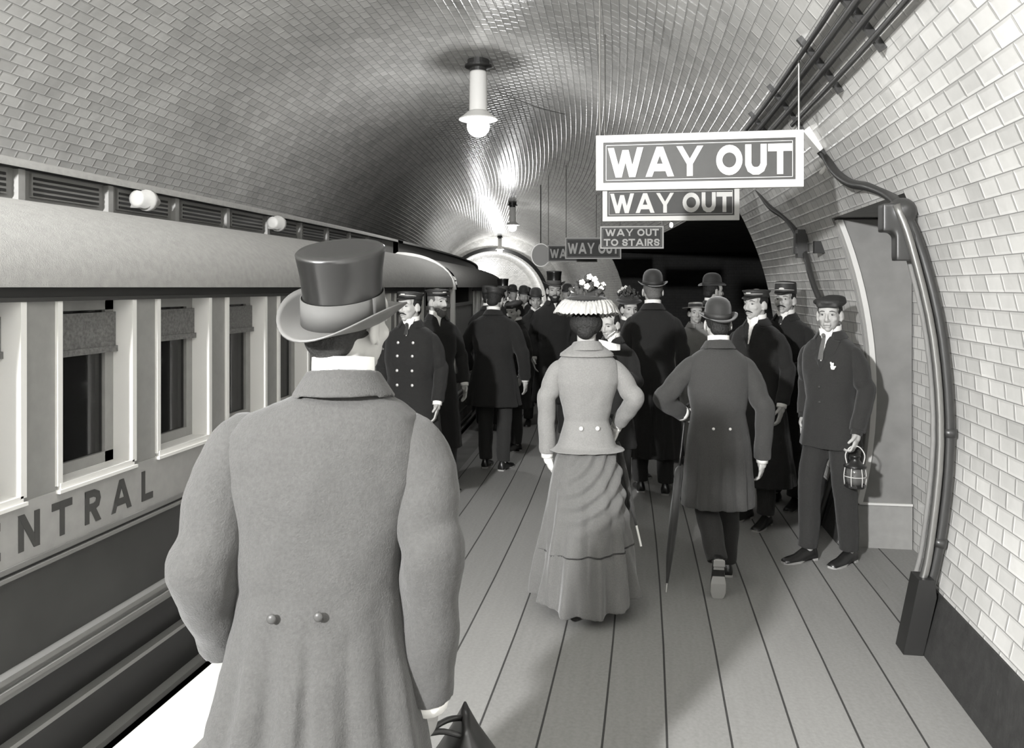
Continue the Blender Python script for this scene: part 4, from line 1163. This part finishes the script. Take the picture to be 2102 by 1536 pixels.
# --- 1. the man in the silk hat, nearest the camera
p = at(672, 1.78)
man = person('large man in grey overcoat and shiny black top hat, seen from behind, nearest the camera', p, YAW + radians(4), 1.79,
    dict(hem=.42, flare=.10, girth=1.06, waist=1.02, shoulder=1.14, sleeve=1.18, hdx=.036, fl=.22, vent=True, fold=.035, nf=7, shift=(-.03, 0), disp=[(.16, .016), (.05, .004)]), 'coat_grey', 'top',
    arms=[(1, (.228, -.05, 1.14), (.212, .03, .80)), (-1, (-.245, -.06, 1.12), (-.225, .06, .92))],
    head=(-34, 2, 2), hat_tilt=12, hat_roll=7, hat_dz=-.042, vox=.006, hands=('glove', 'skin'),
    buttons=[(-.075, 1.05, True, 'bone', .010), (.018, 1.055, True, 'bone', .010)], hand_cfg={1: dict(d=(.12, .35, -.9), n=(-.9, .3, 0), curl=.75, bigcuff=True), -1: dict(d=(.5, .4, -.5), n=(1, 0, 0), curl=.5)})
# seam down the back is a ridge of cloth
# --- 2. the lady
def lady_skirt(r):
    bm = NB(); seg = 120; rr = []
    for i in range(61):
        t = i / 60; z = 1.08 - 1.02 * t
        rx = .115 + .05 * min(1, t * 3.5) + .135 * t ** 1.15; ry = .058 + .065 * min(1, t * 2.5) + .187 * t ** 1.2
        ring = []
        for k in range(seg):
            a = 2 * pi * k / seg
            am = .11 * max(0, t - .3) ** .9 + .012
            f = 1 + am * (sin(11 * a + 5 * t + .6) + .5 * sin(19 * a - 3 * t) + .35 * sin(6 * a + 2))
            # cloth drawn up and across to the hand on her left
            
            lift = .055 * max(0, cos(a)) * t ** 3 + .05 * max(0, -cos(a)) ** 2 * t ** 3
            x_ = rx * cos(a); dd = hypot(x_ + .20, z - .98)
            wz_ = max(0, min(1, (1.02 - z) / .06)) * max(0, min(1, (z - .40) / .20)) * max(0, min(1, (x_ + .19) / .12))
            sw_ = .012 * wz_ * sin(2 * pi * (dd - .03 * sin(9 * dd)) / .088)
            ring.append(Vector((rx * cos(a) * f - .02 * t + sw_ * cos(a), -.01 - .05 * t + ry * sin(a) * f + sw_ * sin(a), z + lift)))
        rr.append(ring)
    loft(bm, rr)
    s = obj('skirt', bake(bm, .007, 1, disp=[(.09, .006)]), C['skirt'], r, True)
    bm = NB(); rr = []
    for k in range(seg + 1):
        a = 2 * pi * k / seg; t = .70
        rx = .165 + .135 * t ** 1.15; ry = .123 + .187 * t ** 1.2; am = .11 * (t - .3) ** .9 + .012
        f = 1 + am * (sin(11 * a + 5 * t + .6) + .5 * sin(19 * a - 3 * t) + .35 * sin(6 * a + 2))
        c = Vector((rx * cos(a) * f - .02 * t, -.01 - .05 * t + ry * sin(a) * f, 1.08 - 1.02 * t + .012 * cos(a)))
        o_ = Vector((cos(a), sin(a), 0)) * .004
        rr.append([c + o_, c + o_ + Vector((0, 0, .008)), c - o_ * 3 + Vector((0, 0, .008)), c - o_ * 3])
    loft(bm, rr); obj('skirt_seam', bm, C['coat_dark'], s)
p = at(1204, 4.42)
lady = person('lady in pale jacket and long draped skirt with a flowered hat edged in white ruffle', p, YAW + radians(3), 1.66,
    dict(hem=.905, flare=.065, girth=.93, waist=.86, shoulder=.98, sleeve=.93, fold=0, disp=[(.09, .008)]), 'tweed', 'flower',
    arms=[(1, (.275, -.04, 1.20), (.205, .12, 1.03)), (-1, (-.235, -.01, 1.20), (-.225, .03, .87))],
    head=(-14, -4), female=True, vox=.007, trousers=False, skirt=lady_skirt, hands=('glove_white', 'glove_white'), collar=False, hat_dz=.058, hat_tilt=-2,
    buttons=[(-.047, 1.045, True, 'pearl', .013), (.047, 1.045, True, 'pearl', .013)],
    feet=[(1, (.02, -.12, .075), (.05, 1, 0)), (-1, (-.08, .15, .075), (-.05, 1, 0))],
    hand_cfg={1: dict(d=(-.15, .4, -.9), n=(-1, 0, 0), curl=.5), -1: dict(d=(.25, .05, -.9), n=(.9, .3, 0), curl=.9)})
# her broad collar
bm = NB(); band(bm, (0, -.012, 0), .155, .060, 1.448, 1.520, .007, 170, 370, 34, ry=.72); band(bm, (0, -.012, 0), .150, .060, 1.462, 1.528, .007, 170, 370, 34, ry=.70)
obj('shawl_collar', bake(bm, .005, 2), C['tweed'], lady, True)
# --- 3. bowler man walking away
p = at(1474, 4.72)
bow = person('short man in bowler hat and dark tailcoat walking away, sole of one boot showing', p, YAW + radians(-4), 1.645,
    dict(hem=.50, flare=.03, girth=1.04, waist=1.0, shoulder=1.0, sleeve=1.04, vent=True, fold=.04, nf=6, phase=1), 'coat_mid', 'bowler',
    arms=[(1, (.275, -.05, 1.10), (.275, .02, .78)), (-1, (-.345, -.02, 1.16), (-.20, .13, 1.05))],
    head=(3, -2), vox=.007, hat_tilt=10, hat_dz=-.01,
    buttons=[(-.052, 1.00, True, 'pearl', .009), (.048, 1.0, True, 'pearl', .009)],
    feet=[(1, (.09, .20, .085), (.05, 1, 0)), (-1, (-.04, -.20, .22), (.02, .30, -.95))],
    hand_cfg={1: dict(d=(0, .2, -1), n=(-.8, .5, 0), curl=.6, bigcuff=False), -1: dict(d=(.7, .5, -.4), n=(.5, -.5, -.3), curl=.5, bigcuff=True), 'knee-1': (-.07, .02, .50), 'knee1': (.09, .14, .50)})
# --- 4. the lantern boy
p = at(1704, 5.15)
boy = person('boy in flat cap and dark suit with handkerchief in pocket, holding a lantern', p, fc(p) - radians(28), 1.69,
    dict(hem=.76, flare=.02, girth=.98, shoulder=.97, fold=.03, nocuff=True), 'coat_dark', 'flat',
    arms=[(1, (.22, -.10, 1.16), (.20, -.02, .93)), (-1, (-.235, -.02, 1.14), (-.23, .10, .885))],
    head=(18, -2), vox=.006, shirt=.17, tie='skirt', lapel=True, skin='skin',
    feet=[(1, (.10, .10, .085), (.35, 1, 0)), (-1, (-.10, -.06, .085), (.1, 1, 0))],
    buttons=[(.01, 1.16, False, 'bone', .008), (.01, 1.06, False, 'bone', .008)],
    hand_cfg={-1: dict(d=(0, .25, -1), n=(.9, .2, 0), curl=1.0), 1: dict(d=(0, .2, -1), n=(-1, 0, 0), curl=.6)})
bm = NB()
for (a, b) in (((-.09, .128, 1.29), (-.075, .132, 1.325)), ((-.085, .13, 1.29), (-.10, .124, 1.30)), ((-.082, .13, 1.30), (-.088, .128, 1.32))): capsule(bm, a, b, .011, .006)
obj('handkerchief', bm, C['linen'], boy, True)
# --- 5/6. two porters
p = at(1553, 6.0)
person('moustached porter in low peaked cap behind the man in the bowler hat', p, fc(p) - radians(30), 1.74,
    dict(hem=.30, flare=.08, girth=1.1, shoulder=1.05, fold=.04), 'coat_black', 'cap', head=(-5, 0), vox=.0085, shirt=.16, face='moustache', lapel=True, hair='hair')
p = at(1612, 6.5)
person('moustached porter in tall peaked cap standing left of the lantern boy', p, fc(p) - radians(24), 1.765,
    dict(hem=.45, flare=.05, girth=1.06, fold=.04), 'coat_black', 'tallcap', head=(6, 3), vox=.0085, shirt=.06, face='moustache', tie=True,
    arms=[(1, (.26, .0, 1.14), (.12, .22, 1.12)), (-1, (-.25, -.02, 1.14), (-.10, .20, 1.08))], hair='hair',
    hand_cfg={1: dict(d=(-.8, .4, -.2), n=(0, -.3, -1), curl=.7), -1: dict(d=(.8, .4, -.2), n=(0, -.3, -1), curl=.7)})
# --- 7. tall man in bowler, dark coat, back turned
p = at(1340, 6.85)
person('tall man in black coat and bowler hat with his back turned, right of the lady', p, YAW + radians(-8), 1.84,
    dict(hem=.30, flare=.05, girth=1.05, shoulder=1.03, fold=.05, vent=True), 'coat_black', 'bowler', head=(6, 0), vox=.009, hair='hair_grey', hat_tilt=4, hat_dz=.0)
# --- 8. guard bending, back turned
p = at(1014, 7.75)
person('guard in dark uniform and low cap with his back turned, left of the lady', p, YAW + radians(-18), 1.75,
    dict(hem=.62, flare=.05, girth=1.18, shoulder=1.12, sleeve=1.15, fold=.04), 'coat_black', 'cap', head=(-8, -12), vox=.0095,
    arms=[(1, (.30, -.02, 1.10), (.30, .05, .86)), (-1, (-.33, .05, 1.12), (-.30, .18, .94))], skin='skin_dim')
# --- 9. official with brass buttons
p = at(843, 6.35, -1.78)
btn = [(s * .06, z, False, 'brass', .012) for z in (1.36, 1.26, 1.15, 1.04) for s in (-1, 1)]
person('moustached official in peaked cap and double-breasted coat with bright buttons beside the train', p, fc(p) + radians(-20), 1.72,
    dict(hem=.35, flare=.06, girth=1.12, shoulder=1.06, fold=.03), 'coat_black', 'cap', head=(-18, 0), vox=.0075, shirt=.09, face='moustache', buttons=btn, hat_tilt=6, tie=True)
# --- 10. man boarding
p = at(897, 7.9, -1.80)
person('bearded man in dark cap looking out beside the arched end of the carriage', p, fc(p) + radians(15), 1.74,
    dict(hem=.35, flare=.05, girth=.95, shoulder=.9, fold=.03), 'coat_black', 'cap', head=(25, 0), vox=.0095, shirt=.08, face='beard', hair='hair_grey')
# --- 11. man behind the guard
p = at(1058, 8.7)
person('short man stooping beyond the guard, only his pale face and side showing', p, fc(p) - radians(60), 1.60,
    dict(hem=.5, flare=.05, fold=.03), 'coat_black', 'flat', head=(20, -10), vox=.011, face='moustache', skin='skin')
# --- 12. bearded top hat
p = at(1137, 9.2)
person('bearded man in top hat and white collar coming towards the camera left of the lady', p, fc(p) + radians(12), 1.84,
    dict(hem=.42, flare=.05, girth=1.05, fold=.03), 'coat_black', 'top', head=(-5, -3), vox=.011, face='beard', skin='skin_dim', shirt=.06, hair='hair')
# --- 13. face left of him
p = at(1100, 10.2)
person('smaller man with dark hat and pale chin behind the bearded man in top hat', p, fc(p), 1.69,
    dict(hem=.5, flare=.05, fold=.03), 'coat_black', 'bowler', vox=.012, skin='skin_dim', shirt=.05)
# --- 14. woman with flower hat between lady and tall man
p = at(1290, 7.55)
person('woman in flower-trimmed hat and pale collar peeping out between lady and tall man', p, fc(p) + radians(20), 1.66,
    dict(hem=.6, flare=.05, fold=.03, girth=.95), 'coat_dark', 'posy', vox=.011, shirt=.08, female=True, head=(0, -6))
# --- 15. boater girl in pale coat
def plain_skirt(m, nf=9):
    def f_(r):
        bm = NB(); rr = []
        for i in range(14):
            t = i / 13; z = 1.06 - .98 * t
            rr.append([Vector(((.13 + .05 * min(1, t * 5) + .12 * t) * cos(a) * (1 + .06 * t * sin(nf * a)), (.11 + .04 * min(1, t * 5) + .13 * t) * sin(a) * (1 + .06 * t * sin(nf * a)), z)) for a in [2 * pi * k / 60 for k in range(60)]])
        loft(bm, rr); obj('skirt', bm, m, r, True)
    return f_
p = at(1428, 8.1)
person('young woman in pale coat and straw hat with black band, beyond the bowler hat', p, fc(p) + radians(10), 1.60,
    dict(hem=.55, flare=.08, fold=.04, girth=1.0, nocuff=True), 'pale', 'boater', vox=.0105, female=True, collar=False, trousers=False, skirt=plain_skirt(C['pale']), hat_tilt=6)
# --- 16. bowler man facing right behind
p = at(1462, 8.6)
person('man in tall bowler facing right, directly behind the short man in the bowler hat', p, YAW + radians(-75), 1.83,
    dict(hem=.5, flare=.05, fold=.03), 'coat_dark', 'bowler', vox=.0105, hat_dz=.01)
# --- 17. newspaper reader behind the lady's right shoulder
p = at(1256, 6.1)
rd = person('small dark-clothed reader holding papers behind the lady\'s right shoulder', p, fc(p) - radians(15), 1.58,
    dict(hem=.6, flare=.05, fold=.03, shoulder=.9, girth=.9), 'coat_black', None, vox=.0095, shirt=.05, head=(-15, -12),
    arms=[(1, (.22, .04, 1.15), (.10, .26, 1.28)), (-1, (-.22, .04, 1.15), (-.08, .26, 1.28))],
    hand_cfg={1: dict(d=(0, .4, .9), n=(-1, 0, 0), curl=.8), -1: dict(d=(0, .4, .9), n=(1, 0, 0), curl=.8)})
a = pix(1251, 706, 5.68)
r = empty('newspaper', a, fc(a) + pi, 'folded white paper held up by the reader behind the lady', 'newspaper')
bm = NB()
rr = [[Vector((-.075 + .15 * i / 6, .02 * sin(i * 1.1), -.045)) + Vector((0, y, 0)) for y in (0, .003)] + [Vector((-.075 + .15 * i / 6, .02 * sin(i * 1.1), .03 - .035 * i / 6)) + Vector((0, y, 0)) for y in (.003, 0)] for i in range(7)]
loft(bm, rr); obj('folded_sheet', bm, C['paper'], r)
bm = NB(); box(bm, .02, .085, -.01, 0, .048, .053, Euler((0, radians(-35), 0)).to_matrix().to_4x4() ); obj('page_edge', bm, C['paper'], r)
# --- far crowd
far = [(1075, 12.0, 1.72, 'bowler', 0, 'man in bowler just left of the top hat, far down the platform'),
       (1003, 10.6, 1.74, 'tallcap', 170, 'dark man in cap standing against the slatted carriage gate'),
       (1032, 14.0, 1.78, 'top', 10, 'far man in top hat silhouetted against the bright tunnel end'),
       (1083, 15.5, 1.70, 'bowler', 180, 'far man in bowler under the round disc sign'),
       (1052, 18.0, 1.74, 'bowler', 20, 'farthest figure on the platform, dark against the bright tunnel end'),
       (1165, 12.5, 1.75, 'bowler', -20, 'man in bowler half hidden behind the lady\'s hat')]
for (px, zc, H, hk, dy, lb) in far:
    p = at(px, zc, -1.75); person(lb, p, fc(p) + radians(dy), H, dict(hem=.42, flare=.05, fold=.03), 'coat_black', hk, vox=.014, skin='skin_dim', shirt=.05 if abs(dy) < 90 else 0)

# ------------------------------------------------------------------ things held or carried
def wp(o, v):
    bpy.context.view_layer.update(); return o.matrix_world @ Vector(v)
# lantern
h_ = wp(boy, (-.235, .13, .80))
lz = h_.z - .245
r = empty('hand_lantern', (h_.x, h_.y, lz), fc(h_) + radians(10), 'small railway hand lantern with wire cage, hanging from the boy\'s hand', 'lantern')
bm = NB(); lathe(bm, [(.050, 0), (.062, .008), (.062, .022), (.055, .026)], seg=8); obj('lantern_base', bm, C['leather'], r)
bm = NB(); lathe(bm, [(.048, .024), (.052, .06), (.052, .10), (.044, .128)], seg=20); obj('lantern_glass', bm, C['lamp_glass'], r, True)
for k in range(6):
    a = 2 * pi * k / 6; bm = NB(); tube(bm, [(.060 * cos(a), .060 * sin(a), .018), (.064 * cos(a), .064 * sin(a), .075), (.056 * cos(a), .056 * sin(a), .132)], .0028, 6, 3); obj('guard_wire', bm, C['pearl'], r, True)
bm = NB(); band(bm, (0, 0, 0), .062, .062, .072, .076, .003, 0, 360, 24); obj('guard_ring', bm, C['pearl'], r)
bm = NB(); lathe(bm, [(.066, .128), (.066, .136), (.045, .150), (.026, .172), (.026, .188), (.034, .192), (.030, .20), (.01, .206)], seg=20); obj('lantern_top', bm, C['leather'], r, True)
bm = NB(); tube(bm, [(-.045, 0, .14), (-.055, 0, .20), (-.03, 0, .245), (0, 0, .255), (.03, 0, .245), (.055, 0, .20), (.045, 0, .14)], .0035, 8, 4); obj('bail_handle', bm, C['pearl'], r, True)
# rolled umbrella of the bowler man
tip = pix(1367, 1193, 4.60); tip.z = 0.004; top = wp(bow, (-.17, .20, 1.08))
d = (top - tip).normalized(); L_ = (top - tip).length
r = empty('umbrella', tip, 0, 'rolled black umbrella resting its tip on the boards beside the short bowler man', 'umbrella')
r.rotation_mode = 'QUATERNION'; r.rotation_quaternion = Vector((0, 0, 1)).rotation_difference(d)
bm = NB(); tube(bm, [(0, 0, .05), (0, 0, .2), (0, 0, .5), (0, 0, .68), (0, 0, .72)], [.008, .020, .026, .022, .008], 14, 4, fold=lambda t, a: 1 + .12 * sin(4 * a + 14 * t)); obj('rolled_canopy', bm, C['felt'], r, True)
bm = NB(); tube(bm, [(0, 0, 0), (0, 0, .06)], .004, 8, 1); obj('ferrule', bm, C['brass'], r)
bm = NB(); tube(bm, [(0, 0, .70), (0, 0, L_ - .05), (0, 0, L_), (.025, 0, L_ + .03), (.055, 0, L_ + .015), (.06, 0, L_ - .02)], .008, 10, 4); obj('crook_handle', bm, C['leather'], r, True)
# the lady's parasol
a = wp(lady, (.20, .15, .96)); b = pix(1316, 1122, 4.35)
d = (b - a).normalized(); L_ = (b - a).length
r = empty('parasol', a, 0, 'thin furled dark parasol with a pale tip carried at the lady\'s right side', 'umbrella')
r.rotation_mode = 'QUATERNION'; r.rotation_quaternion = Vector((0, 0, 1)).rotation_difference(d)
bm = NB(); tube(bm, [(0, 0, .04), (0, 0, .10), (0, 0, L_ * .5), (0, 0, L_ - .11)], [.008, .020, .015, .007], 12, 4, fold=lambda t, a_: 1 + .12 * sin(3 * a_ + 10 * t)); obj('furled_canopy', bm, C['coat_mid'], r, True)
bm = NB(); tube(bm, [(0, 0, L_ - .12), (0, 0, L_)], .006, 10, 1); obj('parasol_tip', bm, C['linen'], r)
bm = NB(); tube(bm, [(0, 0, -.10), (0, 0, .05)], .006, 8, 1); ellip(bm, (0, 0, -.11), (.013, .013, .016)); obj('parasol_handle', bm, C['leather'], r, True)
# dark bag in the near man's gloved hand
a = pix(956, 1466, 1.98)
r = empty('hand_bag', (a.x, a.y, a.z - .30), YAW + radians(5), 'dark leather bag with a peaked top in the near man\'s gloved hand', 'bag')
bm = NB(); rr = []
for (z, w_, d_) in ((0, .10, .12), (.01, .11, .13), (.10, .105, .125), (.17, .085, .11), (.235, .040, .09), (.285, .012, .07), (.30, .005, .06)):
    rr.append([Vector((w_ * cos(t) * q, d_ * sin(t) * q, z)) for t in [2 * pi * k / 32 for k in range(32)] for q in [(abs(cos(t)) ** 4 + abs(sin(t)) ** 4) ** -.25]])
loft(bm, rr); obj('bag_body', bm, C['leather'], r, True)
g = wp(man, (.215, .07, .70)) - Vector((a.x, a.y, a.z - .30))
g = Matrix.Rotation(-(YAW + radians(5)), 3, 'Z') @ g
bm = NB(); tube(bm, [(0, -.05, .27), (g.x * .6, g.y * .7, .30), tuple(g), (g.x * .5, g.y * .4, .31), (0, .02, .28)], .007, 10, 4); obj('bag_handle', bm, C['leather'], r, True)
